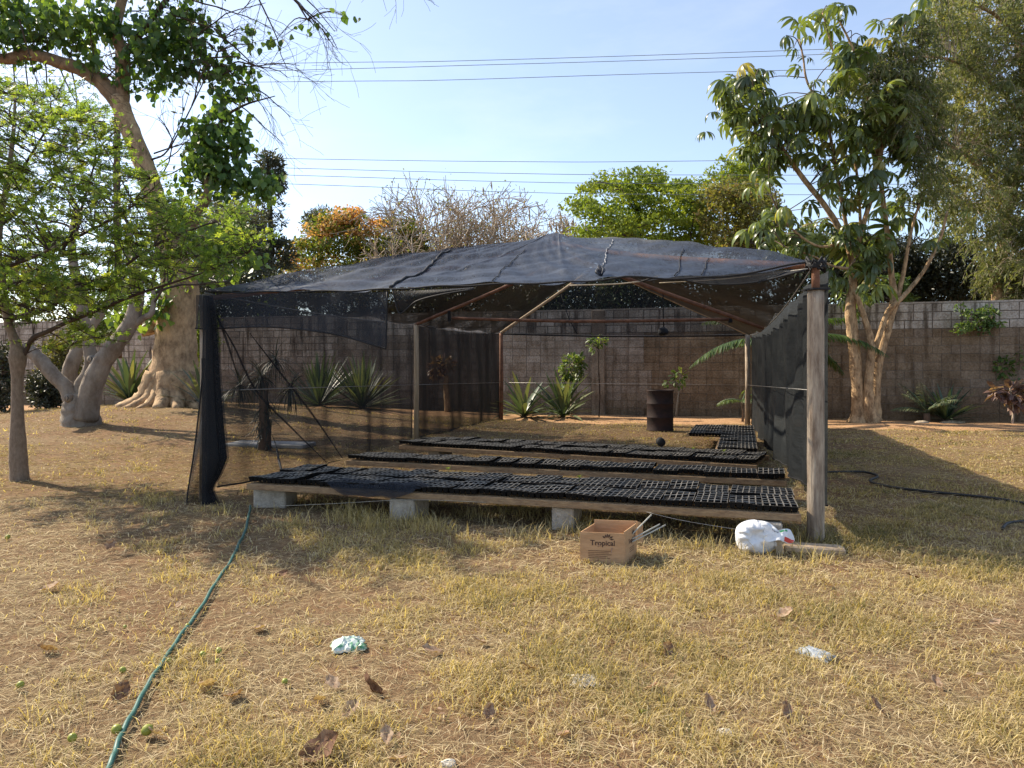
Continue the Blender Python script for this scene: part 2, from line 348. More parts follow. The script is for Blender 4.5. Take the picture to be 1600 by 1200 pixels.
# ------------------------------------------------------------------ ground
def ground():
    xs = np.concatenate([np.linspace(-400, -30, 14), np.linspace(-28, 28, 281), np.linspace(30, 400, 14)])
    ys = np.concatenate([np.linspace(-60, -1, 10), np.linspace(0, 32, 161), np.linspace(34, 600, 16)])
    X, Y = np.meshgrid(xs, ys); Z = gz(X, Y)
    mb = MB(); mb.grid(np.stack([X, Y, Z], -1))
    m, ntx, ns, lk = nodes('dry_lawn_soil')
    tc = ns.new('ShaderNodeTexCoord')
    def noise(sc, det=8, rough=.65):
        n = ns.new('ShaderNodeTexNoise'); n.inputs['Scale'].default_value = sc; n.inputs['Detail'].default_value = det; n.inputs['Roughness'].default_value = rough
        lk.new(tc.outputs['Object'], n.inputs['Vector']); return n
    big = noise(.55, 6); mid = noise(5); fine = noise(60, 4); fib = noise(28, 10, .8)
    soil = ramp(ns, [(.3, (.115, .064, .036)), (.7, (.27, .16, .085))]); lk.new(mid.outputs[0], soil.inputs[0])
    straw = ramp(ns, [(.3, (.10, .06, .033)), (.5, (.235, .165, .09)), (.74, (.42, .32, .18))]); lk.new(fib.outputs[0], straw.inputs[0])
    ad = N(ns, 'ShaderNodeMath', operation='ADD'); lk.new(big.outputs[0], ad.inputs[0]); lk.new(mid.outputs[0], ad.inputs[1])
    msk = ramp(ns, [(.42, (1, 1, 1)), (.56, (.12, .12, .12))])
    hf = N(ns, 'ShaderNodeMath', operation='MULTIPLY'); hf.inputs[1].default_value = .5; lk.new(ad.outputs[0], hf.inputs[0]); lk.new(hf.outputs[0], msk.inputs[0])
    mx = N(ns, 'ShaderNodeMix', data_type='RGBA'); lk.new(msk.outputs[0], mx.inputs[0]); lk.new(soil.outputs[0], mx.inputs[6]); lk.new(straw.outputs[0], mx.inputs[7])
    # msk: 1 -> straw
    p = ns.new('ShaderNodeBsdfPrincipled'); p.inputs['Roughness'].default_value = .95; p.inputs['Specular IOR Level'].default_value = .1
    lk.new(mx.outputs[2], p.inputs['Base Color'])
    b = ns.new('ShaderNodeBump'); b.inputs['Strength'].default_value = .8; b.inputs['Distance'].default_value = .03
    a2 = N(ns, 'ShaderNodeMath', operation='ADD'); lk.new(fib.outputs[0], a2.inputs[0]); lk.new(fine.outputs[0], a2.inputs[1]); lk.new(a2.outputs[0], b.inputs['Height'])
    lk.new(b.outputs[0], p.inputs['Normal'])
    o = ns.new('ShaderNodeOutputMaterial'); lk.new(p.outputs[0], o.inputs[0])
    tag(mb.build('ground', m), kind='structure')
ground()
# wall line: y = WY(x)
U = nrm([1, -.287, 0]); VV = np.array([.276, .961, 0])
def WY(x): return 25.0-(x+5.2)*.287
def dirt_path():
    mb = MB(); ts = np.linspace(-22, 30, 261); rows = []
    for j in range(9):
        off = -.05-j*.43
        row = []
        for t in ts:
            e = off-(.35*math.sin(t*.9)+.22*math.sin(t*2.3+1)+.12*math.sin(t*5.1))*(j/8)
            x = t*U[0]-5.2+VV[0]*e; y = 25+t*U[1]+VV[1]*e
            row.append([x, y, gz(x, y)+.006+.02*math.sin(math.pi*j/8)*(1+.5*math.sin(t*3+j))*(0 if j == 8 else 1)-(.012 if j == 8 else 0)])
        rows.append(row)
    mb.grid(rows)
    tag(mb.build('path', mat('bare_orange_soil', (.46, .285, .155), (.30, .17, .09), (2.5, 2.5, 2.5), rough=.97, spec=.1, bump=.7, bscale=(22, 22, 22))), kind='structure')
dirt_path()

# ------------------------------------------------------------------ grass, straw, litter
def pnoise(x, y, s=1.0, ph=0.0):
    return (np.sin(x*1.7*s+ph)*np.sin(y*1.9*s+1.3+ph)+.6*np.sin(x*3.9*s+y*2.1*s+2*ph)+.5*np.sin(y*5.3*s-x*3.1*s+.7)+.35*np.sin(x*8.7*s+ph)*np.sin(y*9.1*s))/2.0
BLADE = [(-.5, 0, 0), (.5, 0, 0), (-.38, .5, .0), (.38, .5, .0), (0, 1, 0)]
def blades(mb, x, y, hgt, wid, lean, tint):
    n = len(x); z = gz(x, y)
    az = rng.uniform(0, 2*math.pi, n); fx = az+rng.normal(0, .5, n)+math.pi/2
    lx, ly = np.cos(az), np.sin(az); wx, wy = np.cos(fx), np.sin(fx)
    b = np.stack([x, y, z-.004], -1)
    wv = np.stack([wx, wy, np.zeros(n)], -1)*wid[:, None]*.5
    mid = b+np.stack([lx*hgt*np.sin(lean)*.35, ly*hgt*np.sin(lean)*.35, hgt*.55*np.cos(lean*.6)], -1)
    tip = b+np.stack([lx*hgt*np.sin(lean), ly*hgt*np.sin(lean), np.maximum(hgt*np.cos(lean), .006)], -1)
    V = np.stack([b-wv, b+wv, mid-wv*.75, mid+wv*.75, tip], 1).reshape(-1, 3)
    i = np.arange(n)[:, None]*5; n0 = mb.n
    mb.V.append(V); mb.n += n*5
    q = i+np.array([[0, 1, 3, 2]]); t = i+np.array([[2, 3, 4]])
    mb.L += [(q+n0).ravel(), (t+n0).ravel()]; mb.S += [np.full(n, 4), np.full(n, 3)]; mb.T += [tint, tint]; mb.M += [np.zeros(n), np.zeros(n)]
def shade_in(x, y):  # inside the shade house outline
    a = (x+3.38)*U[0]+(y-8.1)*U[1]; b = (x+3.38)*VV[0]+(y-8.1)*VV[1]; return (a > 0) & (a < 6.2) & (b > .0) & (b < 12.3)
def grass():
    mb = MB(); st = MB()
    for (d0, d1, dens, w, hh) in ((2.2, 3.6, 5200, .0044, 1.25), (3.6, 5.2, 4200, .0052, 1.2), (5.2, 8, 3000, .0068, 1.1), (8, 13, 900, .011, 1.05), (13, 22, 330, .018, 1.0)):
        area = .78*(d1*d1-d0*d0)+(d1-d0)*2; n = int(area*dens)
        D = np.sqrt(rng.uniform(d0*d0, d1*d1, n)); x = rng.uniform(-1, 1, n)*(.78*D+1)
        k1 = pnoise(x, D, .8, .4); k2 = pnoise(x, D, 2.6, 2.0)
        cov = .46+.55*k1+.55*k2+.12*np.clip(x/3, -1, 1)-.38*np.clip((-x-.8)/2.0, 0, 1.2)
        cov = np.where(shade_in(x, D), cov*.55, cov)
        wl = WY(x)-D; cov = np.where(wl < 3.3+.5*np.sin(x*1.7), cov-.9, cov)
        keep = rng.uniform(0, 1, n) < np.clip(cov, .04, 1)
        x, D, k1, k2 = x[keep], D[keep], k1[keep], k2[keep]; n = len(x)
        # taller wisps along the front bench
        fb = np.abs((x+2.7)*VV[0]+(D-7.45)*VV[1])
        tall = (fb < .55) & (x > -2.8) & (x < 2.6) & (rng.uniform(0, 1, n) < .35)
        h = rng.uniform(.03, .085, n)*hh*(1+.5*np.clip(k1+k2, -.6, 1)); h = np.where(tall, h*rng.uniform(1.1, 2.4, n), h)
        far = D > 9; h = np.where(far, h*.75, h)
        lean = np.clip(rng.normal(1.22, .34, n), .1, 1.57); lean = np.where(tall, lean*.55, lean)
        g = .71+.22*rng.normal(0, 1, n)-.32*np.clip(k1*.9+.3*k2-.05, -.3, .9)-.12*np.clip(x/4, -1, 1)
        blades(mb, x, D, h, rng.uniform(.6, 1.3, n)*w, lean, np.clip(g, 0, 1))
        # flat straw lying about
        m = int(area*dens*.75); D = np.sqrt(rng.uniform(d0*d0, d1*d1, m)); x = rng.uniform(-1, 1, m)*(.78*D+1)
        kk = (WY(x)-D > 2.9+.4*np.sin(x*1.7)) & (rng.uniform(0, 1, m) < np.clip(.75+.45*pnoise(x, D, 1.3, 5)-.06*np.clip((-x-.8)/2, 0, 1), .12, 1)); x, D = x[kk], D[kk]; m = len(x)
        az = rng.uniform(0, 6.283, m); L = rng.uniform(.03, .14, m)*rng.uniform(.6, 1.2, m)*(1 if d1 < 8 else 1.2)
        dx = np.stack([np.cos(az), np.sin(az), rng.normal(0, .10, m)], -1)
        c = np.stack([x, D, gz(x, D)+rng.uniform(.004, .03, m)], -1)
        sh = [(-.5, 0, 0), (0, .5*w*5.5, .02), (.5, 0, 0), (0, -.5*w*5.5, .02)]
        st.scatter(sh, [(0, 3, 2, 1)], c, dx, [0, 0, 1.0], L, np.clip(rng.normal(.55, .30, m), 0, 1))
    tag(mb.build('grass', L_grass, smooth=False), kind='stuff', label='short dry yellow lawn grass', cat='grass')
    tag(st.build('straw', L_straw, smooth=False), kind='stuff', label='dead straw lying flat over the reddish soil', cat='straw')
    lt = MB(); n = 2600
    D = np.sqrt(rng.uniform(2.3**2, 17**2, n)); x = rng.uniform(-1, 1, n)*(.75*D+.6); k = WY(x)-D > 1; x, D = x[k], D[k]; n = len(x)
    c = np.stack([x, D, gz(x, D)+rng.uniform(.01, .03, n)], -1); d = np.stack([rng.normal(0, 1, n), rng.normal(0, 1, n), rng.normal(0, .2, n)], -1)
    lt.scatter(OVAL, OVALF, c, d, rv(n)*.5+np.array([0, 0, 1]), rng.uniform(.012, .045, n), rng.uniform(0, 1, n))
    tag(lt.build('leaf_litter', L_dead), kind='stuff', label='small crumbled dead leaves scattered over the lawn', cat='leaf litter')
grass()

# ------------------------------------------------------------------ boundary wall
def wall():
    w = thing('boundary_wall', 'long grey block wall with paler top courses behind the shade house', 'wall', (-5.2, 25, 0))
    w.rotation_euler = (0, 0, math.atan2(U[1], U[0]))
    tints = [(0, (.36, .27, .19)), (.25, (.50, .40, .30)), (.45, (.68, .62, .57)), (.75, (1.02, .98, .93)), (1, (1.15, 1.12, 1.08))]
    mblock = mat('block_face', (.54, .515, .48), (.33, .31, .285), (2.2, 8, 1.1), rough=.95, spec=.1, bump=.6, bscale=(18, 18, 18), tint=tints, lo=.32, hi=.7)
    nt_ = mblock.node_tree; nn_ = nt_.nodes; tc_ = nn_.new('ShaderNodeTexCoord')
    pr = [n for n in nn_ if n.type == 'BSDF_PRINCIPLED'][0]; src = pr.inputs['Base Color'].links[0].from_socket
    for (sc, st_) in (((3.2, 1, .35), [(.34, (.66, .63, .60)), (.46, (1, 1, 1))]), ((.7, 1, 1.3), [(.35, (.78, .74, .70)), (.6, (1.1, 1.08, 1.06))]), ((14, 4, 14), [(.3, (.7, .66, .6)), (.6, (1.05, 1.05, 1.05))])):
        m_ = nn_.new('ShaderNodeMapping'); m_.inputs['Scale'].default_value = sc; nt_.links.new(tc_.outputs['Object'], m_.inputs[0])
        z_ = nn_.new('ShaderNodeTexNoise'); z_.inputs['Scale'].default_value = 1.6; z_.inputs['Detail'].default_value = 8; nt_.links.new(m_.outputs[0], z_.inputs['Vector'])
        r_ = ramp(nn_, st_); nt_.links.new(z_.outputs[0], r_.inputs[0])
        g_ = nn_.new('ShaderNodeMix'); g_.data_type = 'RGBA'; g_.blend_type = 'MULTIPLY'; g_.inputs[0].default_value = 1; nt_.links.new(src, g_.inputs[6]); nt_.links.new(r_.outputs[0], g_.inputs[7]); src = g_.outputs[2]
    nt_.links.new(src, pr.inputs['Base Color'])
    mmort = mat('wall_mortar', (.24, .20, .165), (.13, .105, .085), (4, 8, 2), rough=.95, spec=.1, bump=.3)
    lo, up, mo, cp, pl = MB(), MB(), MB(), MB(), MB()
    rh, bw = .23, .46; ncr = 14; x0, x1 = -24, 34
    for r in range(ncr):
        x = x0-(.23 if r % 2 else 0)
        while x < x1:
            wdt = bw if rng.uniform() > .12 else bw/2
            top = r >= ncr-3 or (x < -1.2 and r >= 6)
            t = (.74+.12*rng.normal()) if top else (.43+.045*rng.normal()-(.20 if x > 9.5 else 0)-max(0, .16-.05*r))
            g = .012 if top else .007
            d = rng.uniform(-.006, .006)+(.012 if top else .004)
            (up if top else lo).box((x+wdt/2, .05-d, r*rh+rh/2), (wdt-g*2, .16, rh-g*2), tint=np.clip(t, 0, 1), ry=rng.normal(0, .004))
            x += wdt
    mo.box(((x0+x1)/2, .06, ncr*rh/2-.2), (x1-x0, .158, ncr*rh+.4-.01))
    for k in range(29):
        cp.box((x0+1+k*2, .05, ncr*rh+.025), (1.985, .2, .05), tint=rng.uniform(.45, .8), ry=rng.normal(0, .003))
    mb0 = M_conc
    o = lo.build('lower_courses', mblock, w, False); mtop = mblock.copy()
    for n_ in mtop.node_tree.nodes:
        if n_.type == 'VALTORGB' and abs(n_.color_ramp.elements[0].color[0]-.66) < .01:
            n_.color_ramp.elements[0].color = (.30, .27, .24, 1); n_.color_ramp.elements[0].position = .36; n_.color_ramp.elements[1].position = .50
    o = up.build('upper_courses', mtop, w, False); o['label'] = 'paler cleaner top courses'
    mo.build('mortar', mmort, w, False); cp.build('coping', mblock, w, False)
    for xx in (2.4, 8.2, -7.5, -15, 21):
        pl = MB(); pl.box((xx, -.08, ncr*rh/2-.1), (.4, .14, ncr*rh+.2-.004), tint=.35 if xx > 0 else .6, bev=.01); pl.build('pilaster', mblock, w, False)
wall()

# ------------------------------------------------------------------ shade house
FL, FR = np.array([-3.36, 8.05, 0]), np.array([2.55, 6.18, 0])
ML, MR = np.array([-1.89, 14.5, 0]), np.array([4.25, 12.4, 0])
RL, RR = np.array([-.30, 20.2, 0]), np.array([5.95, 18.6, 0])
def up(p, z): return np.array([p[0], p[1], z])
FLt, FRt, MLt, MRt, RLt, RRt = up(FL, 2.27), up(FR, 2.33), up(ML, 2.31), up(MR, 2.12), up(RL, 2.42), up(RR, 2.31)
AP = P(865, 364, 11.8); MA = P(893, 402, 13.3); RA = P(933, 415, 19.5)
def shade_house():
    h = thing('shade_house', 'large black shade net tent on poles over the seedling benches', 'shade house', (0, 0, 0))
    # posts
    mb = MB(); base = up(FR, -.05)
    s = spline([list(up(FR, -.05))+[.070], list(up(FR, .6))+[.069], list(up(FR, 1.4))+[.068], list(up(FR, 2.10))+[.066]], 6)
    mb.tube(s[:, :3], s[:, 3], 16, rough=.012); p = part(mb, 'post', M_wood, h, label='thick weathered round timber corner post')
    mb = MB(); mb.box((FR[0], FR[1], 2.108), (.165, .165, .014), rz=.2); part(mb, 'cap_plate', M_cord, p, False)
    mb = MB(); mb.tube([up(FR, 2.115), up(FR, 2.20), up(FR, 2.27), up(FR, 2.31)+np.array([-.015, .02, 0]), up(FR, 2.335)+np.array([-.05, .06, 0])], .033, 10); part(mb, 'pipe_stub', M_rust, p)
    for (b, z, r, m, lb) in ((FL, 2.25, .060, M_wood, None), (ML, 2.30, .05, M_pole2, 'pale square cut post'), (RL, 2.40, .055, M_rust, 'rusty pipe post'), (RR, 2.30, .068, M_wood, None), (MR+U*.32, 2.10, .06, M_wood, None)):
        mb = MB(); mb.tube([up(b, float(gz(b[0], b[1]))-.1), up(b, z*.5)+np.array([.012, 0, 0]), up(b, z)], [r, r*.97, r*.94], 12, rough=.01); part(mb, 'post', m, h, label=lb)
    # rafters
    for (a, b, r, m) in ((FRt-np.array([0, 0, .03]), AP-np.array([0, 0, .16]), .034, M_rust), (FLt-np.array([0, 0, .06]), AP-np.array([0, 0, .2]), .03, M_rust), (MLt, MA, .032, M_rust), (MRt, MA, .036, M_rust), (RLt, RA, .04, M_pole2), (RRt, RA, .036, M_pole2)):
        mb = MB(); mb.tube(spline([a, (a+b)/2-np.array([0, 0, .02 if a[1] > 9 else (.06 if a[0] > 0 else .10)]), b], 4), r, 10); part(mb, 'rafter', m, h)
    mb = MB(); mb.tube(spline([AP-np.array([0, 0, .06]), MA, RA], 5), .03, 8); part(mb, 'ridge_pole', M_rust, h)
    a = P(706, 497, 14.1); b = P(1140, 499, 12.75)
    mb = MB(); mb.tube(spline([a, P(900, 502, 13.5), b], 5), .028, 8); part(mb, 'tie_beam', M_rust, h)
    mb = MB(); mb.box(P(702, 494, 14.1), (.06, .06, .2)); part(mb, 'bracket', M_cord, h, False); mb = MB(); mb.box(P(1141, 497, 12.75), (.06, .06, .16)); part(mb, 'bracket', M_cord, h, False)
    for a, b in ((FLt, MLt), (MLt, RLt), (RLt, RRt), (FRt, MRt), (MRt, RRt)):
        mb = MB(); q = [a*(1-t)+b*t-np.array([0, 0, .06*math.sin(math.pi*t)]) for t in np.linspace(0, 1, 9)]; mb.tube(q, .008, 5); part(mb, 'eave_wire', M_wire, h)
    for a, b in ((up(ML, 1.12), up(RL, 1.05)), (up(RL, 1.05), up(RR, 1.02)), (up(RR, 1.02), up(FR, 1.26)), (up(FL, 1.2), up(ML, 1.12))):
        mb = MB(); mb.tube([a*(1-t)+b*t for t in np.linspace(0, 1, 5)], .0055, 5); part(mb, 'fence_wire', M_wire, h)
    # ---- roof
    ns_, nt_ = 73, 41
    def edge(s):
        p = FLt*(1-s)+FRt*s
        sag = np.interp(s, [0, .08, .3, .45, .6, .68, .74, .80, .88, .96, 1], [0, .03, .07, .065, .075, .085, .055, .09, .10, .03, 0])
        return p-np.array([0, 0, sag])+np.array([0, 0, .02])
    def roofpt(s, t, lift=0):
        top = AP+U*((s-.5)*.5)+np.array([0, 0, -.10*(2*s-1)**2])
        e = edge(s); p = e*(1-t)+top*t
        sag = .11*math.sin(math.pi*t)*math.sin(math.pi*s)**.6-.085*math.sin(math.pi*t)*(1-math.sin(math.pi*s))
        # pulled wrinkles running toward the laced knot and along the seams
        w = .004*math.sin(90*s+31*t+3*math.sin(9*s))+.005*math.sin(51*t-22*s)+.010*math.sin(38*s+9*t)*math.exp(-((t-.12)/.22)**2)+.008*math.sin(60*(s-.70)*(1-t)+14*t)*math.exp(-((s-.62)/.16)**2)*math.exp(-((t-.25)/.3)**2)+.006*math.sin(17*s-23*t)
        bump_ = .012*math.exp(-((s-.33-.02*t)/.008)**2)+.012*math.exp(-((s-.655)/.008)**2)
        return p+np.array([0, 0, -sag+w*1.5*min(1, (1-t)*2.2)+bump_+lift])
    mb = MB(); mb.grid([[roofpt(s, t) for s in np.linspace(0, 1, ns_*2)] for t in np.linspace(0, 1, nt_)])
    def side(e0, e1, e2, sgn):
        rows = []
        for i, a in enumerate(np.linspace(0, 1, 41)):
            if a < .5: q = a*2; e = e0*(1-q)+e1*q; rd = (AP+U*(.25*sgn)+np.array([0, 0, -.1]))*(1-q)+(MA+np.array([0, 0, .07]))*q
            else: q = a*2-1; e = e1*(1-q)+e2*q; rd = (MA+np.array([0, 0, .07]))*(1-q)+(RA+np.array([0, 0, .06]))*q
            if a == 0: pass
            sc = -.07*abs(math.sin(math.pi*a*6))-.02
            row = []
            for t in np.linspace(0, 1, 21):
                p = e*(1-t)+rd*t
                if a == 0: p = roofpt(0 if sgn < 0 else 1, t)
                else: p = p+np.array([0, 0, sc*(1-t)-.10*math.sin(math.pi*t)*abs(math.sin(math.pi*2*a))+.01*math.sin(20*a+13*t)+.045])
                row.append(p)
            rows.append(row)
        return rows
    mb.grid(side(FLt, MLt, RLt, -1)); mb.grid(side(FRt, MRt, RRt, 1))
    roof = part(mb, 'roof_net', M_netroof, h)
    # seams on the roof
    def seam(pts, r, m, name='seam', zig=0):
        q = []
        for i, (s, t) in enumerate(spline(pts, 14)):
            q.append(roofpt(s, t, .012)+U*zig*math.sin(i*1.9))
        mb = MB(); mb.tube(q, np.array([r*(1+.35*math.sin(i*2.3)) for i in range(len(q))]), 6); part(mb, name, m, roof)
    def st(px, py):   # roof (s,t) that shows at a pixel
        best = None
        for s in np.linspace(0, 1, 81):
            for t in np.linspace(0, .96, 49):
                p = roofpt(s, t); d = (800+F*p[0]/p[1]-px)**2+(YH-(p[2]-H)*F/p[1]-py)**2
                if best is None or d < best[0]: best = (d, s, t)
        return best[1:]
    seam([st(704, 392), st(665, 420), st(614, 452)], .014, M_cord, zig=.006)
    seam([st(956, 377), st(948, 396), st(939, 420)], .006, M_wire, zig=.008)
    for q in ([(820, 392), (795, 415), (770, 440)], [(1072, 390), (1062, 410), (1053, 430)], [(1104, 402), (1100, 415), (1096, 432)], [(450, 440), (430, 447)]):
        seam([st(*a) for a in q], .005, M_cord)
    # bunched knot
    mb = MB(); k = roofpt(*st(938, 432), .03)
    for i in range(9):
        o = rng.normal(0, .012, 3); mb.tube(spline([k+np.array([0, .10, .08])+o*.6, k+np.array([rng.normal(0, .022), -.01, .02])+o, k+np.array([0, -.06, -.03])+o*.5], 4), np.array([.006, .009, .012, .015, .017, .015, .012, .009, .006]), 6)
    part(mb, 'gathered_knot', M_netroof, roof)
    # front hem cord and pale tie string
    mb = MB(); mb.tube([edge(s)+np.array([0, -.012, -.004+.006*math.sin(s*60)]) for s in np.linspace(0, 1, 90)], .010, 6); part(mb, 'hem_cord', M_cord, roof)
    mb = MB(); mb.tube(spline([P(1030, 442, 6.9), P(1120, 437, 6.6), P(1200, 428, 6.35), P(1262, 420, 6.1)], 5), .004, 5); part(mb, 'tie_string', M_string, roof); mb = MB()
    mb.tube(spline([P(890, 446, 7.3), P(960, 444, 7.1), P(1000, 440, 6.95)], 4), .007, 5)
    part(mb, 'tie_string', M_string, roof)
    mb = MB(); kk = up(FR, 2.33)
    for i in range(6):
        a = rng.uniform(0, 6.28); mb.tube([kk+np.array([.075*math.cos(b+a), .075*math.sin(b+a), .02*math.sin(3*b)+rng.uniform(-.06, .03)]) for b in np.linspace(0, 5.5, 14)], .011, 5)
    part(mb, 'corner_binding', M_cord, h)
    # small loose flap right of the valance and the hem flap near the corner post
    mb = MB()
    e = [P(614, 455, 7.3), P(645, 454, 7.2), P(690, 452, 7.05), P(740, 449, 6.95)]; b = [P(626, 489, 7.28), P(650, 471, 7.18), P(690, 460, 7.03), P(740, 452, 6.94)]
    mb.grid([[np.array(a)*(1-t)+np.array(c)*t+np.array([0, -.02*math.sin(3*t), 0]) for a, c in zip(spline(e, 5), spline(b, 5))] for t in np.linspace(0, 1, 7)])
    part(mb, 'loose_flap', M_netdark, h); mb = MB()
    e = [P(1000, 437, 6.97), P(1060, 432, 6.78), P(1130, 428, 6.55), P(1200, 424, 6.36), P(1262, 419, 6.12)]; b = [P(1002, 440, 6.93), P(1055, 435, 6.72), P(1110, 444, 6.52), P(1180, 441, 6.33), P(1258, 422, 6.1)]
    mb.grid([[np.array(a)*(1-t)+np.array(c)*t for a, c in zip(spline(e, 5), spline(b, 5))] for t in np.linspace(0, 1, 7)])
    part(mb, 'loose_flap', M_netdark, h)
    mb = MB(); mb.tube(spline([P(1002, 440, 6.92), P(1030, 432, 6.8), P(1055, 435, 6.71), P(1110, 444, 6.51), P(1180, 441, 6.32), P(1258, 422, 6.09)], 5), .009, 6); part(mb, 'flap_hem', M_cord, h); mb = MB()
    mb.tube(spline([P(614, 455, 7.28), P(618, 473, 7.27), P(626, 490, 7.26), P(650, 471, 7.16), P(690, 460, 7.01), P(740, 452, 6.92)], 5), .008, 6); part(mb, 'flap_hem', M_cord, h)
    # front valance on the left
    fr = lambda px: 1/((1/8.0)+(px-320)/(1275-320)*(1/6.13-1/8.0))   # depth of the front line at a pixel column
    top = [(306, 461), (330, 460), (420, 458), (520, 457), (605, 456)]; bot = [(305, 513), (330, 514), (420, 511), (520, 522), (603, 545)]
    T = np.array([P(a, b, fr(a)-.05) for a, b in spline(top, 8)]); B = np.array([P(a, b, fr(a)-.09) for a, b in spline(bot, 8)])
    mb = MB(); mb.grid([[a*(1-t)+b*t+np.array([0, .02*math.sin(i*.9+2*t), 0]) for i, (a, b) in enumerate(zip(T, B))] for t in np.linspace(0, 1, 10)])
    va = part(mb, 'valance_net', M_netgable, h)
    mb = MB(); mb.tube(np.vstack([B, np.array([T[-1]*(t)+B[-1]*(1-t)+np.array([0, -.005, 0]) for t in np.linspace(.06, 1, 8)])]), .009, 6); part(mb, 'hem_cord', M_cord, va)
    # left side net
    def sidewall(a, b, za, zb, n, m, amp, freq, name, bot=None, seed=0, lab=None):
        rows = []; nrml = nrm(np.cross(b-a, [0, 0, 1]))
        for t in np.linspace(0, 1, 25):
            row = []
            for s in np.linspace(0, 1, n):
                p = a*(1-s)+b*s; zt = za*(1-s)+zb*s-.05*math.sin(math.pi*s); z0 = bot(s) if bot else float(gz(p[0], p[1]))+.01
                p = up(p, zt*(1-t)+z0*t)+nrml*(amp*math.sin(freq*s*6.28+2*t+seed)*(.3+.7*t)+.4*amp*math.sin(freq*2.7*s*6.28-3*t))
                row.append(p)
            rows.append(row)
        mb = MB(); mb.grid(rows); o = part(mb, name, m, h, label=lab)
        mb = MB(); mb.tube(rows[-1], .011, 5); part(mb, 'hem_cord', M_cord, o)
        return rows
    d_ = nrm(ML-FL)
    sidewall(FL+d_*.2-U*.02, ML-U*.06, 2.26, 2.30, 60, M_netside, .045, 3.3, 'side_net', bot=lambda s: .02+.10*max(0, 1-s*5), lab='see-through left wall of netting')
    sidewall(ML-U*.06, RL-U*.06, 2.30, 2.40, 40, M_netdark, .04, 3, 'side_net', lab='darker rear part of the left netting')
    sidewall(FR-VV*(-.12)+U*.10, RR+U*.10, 2.30, 2.28, 120, M_netright, .05, 6, 'side_net', bot=lambda s: .24*(1-s)**3+.04, seed=1, lab='dense right wall of netting')
    # dark slanting folds of the left wall
    for q in ([(330, 482, 8.3), (365, 540, 8.9), (400, 610, 9.3), (455, 668, 9.4), (510, 722, 9.35)], [(390, 520, 9.4), (440, 585, 10.0), (490, 650, 10.4), (535, 716, 10.5)], [(328, 470, 8.2), (350, 520, 8.5), (372, 590, 8.8)], [(430, 690, 9.2), (436, 720, 8.6), (443, 748, 8.1)]):
        s = spline([P(*a) for a in q], 6); n = len(s); mb = MB()
        mb.tube(s, .002+.013*np.sin(np.linspace(.1, 2.9, n)), 6); part(mb, 'net_fold', M_netfold, h)
    # rear gable net
    mb = MB(); rows = []
    for t in np.linspace(0, 1, 14):
        row = []
        for s in np.linspace(0, 1, 40):
            b = RLt*(1-s)+RRt*s-np.array([0, 0, .04+.05*math.sin(math.pi*s)]); a = (RLt*(1-s*2)+RA*(s*2)) if s < .5 else (RA*(2-s*2)+RRt*(s*2-1))
            row.append(a*(1-t)+b*t+VV*.03*math.sin(12*s+2*t))
        rows.append(row)
    mb.grid(rows); g = part(mb, 'gable_net', M_netgable, h)
    mb = MB(); mb.tube(rows[-1], .016, 5); part(mb, 'hem_cord', M_cord, g)
    mb = MB(); mb.tube(spline([P(1036, 446, 14), P(1036, 480, 14), P(1037, 512, 14)], 3), .012, 5); mb.tube(spline([P(1037, 510, 14), P(1036, 517, 14), P(1037, 524, 14)], 3), [.012, .05, .09, .10, .11, .10, .06], 6)
    part(mb, 'hanging_cord', M_cord, h); mb = MB()
    mb.tube(spline([P(877, 460, 15), P(888, 495, 15), P(902, 522, 15)], 3), .010, 5); part(mb, 'hanging_cord', M_cord, h)
    # gathered netting at the left front post
    mb = MB(); ys = np.linspace(462, 794, 40)
    xl = np.interp(ys, [462, 520, 600, 700, 760, 794], [321, 319, 317, 316, 318, 318]); xr = np.interp(ys, [462, 480, 520, 600, 660, 718, 745, 765, 794], [327, 331, 336, 342, 347, 353, 341, 328, 341])
    rows = []
    for y, a, b in zip(ys, xl, xr):
        row = []
        for i in range(33):
            f = i/32*8; tri = abs((f % 2)-1); q = (i/32)
            px = a+(b-a)*(q*.25+.75*tri)
            row.append(P(px, y, 7.72)+np.array([0, .10*math.sin(f*1.57)+.012*f, 0]))
        rows.append(row)
    mb.grid(rows); part(mb, 'gathered_net', M_netfold, h, label='dark bunched netting tied to the front left post')
    mb = MB(); ys = np.linspace(560, 788, 24)
    mb.grid([[P(np.interp(y, [560, 600, 700, 784, 788], [316, 315, 304, 292, 293])*(1-t)+323*t, y+6*t*(y > 770), 7.78+.06*math.sin(5*t+y*.03)) for t in np.linspace(0, 1, 8)] for y in ys])
    o = part(mb, 'skirt_net', M_netdark, h)
    mb = MB(); mb.tube(spline([P(316, 560, 7.76), P(315, 600, 7.76), P(304, 700, 7.76), P(292, 784, 7.76), P(304, 789, 7.74), P(322, 796, 7.7), P(341, 795, 7.66)], 5), .008, 5); part(mb, 'hem_cord', M_cord, o)
    return roofpt
shade_house()

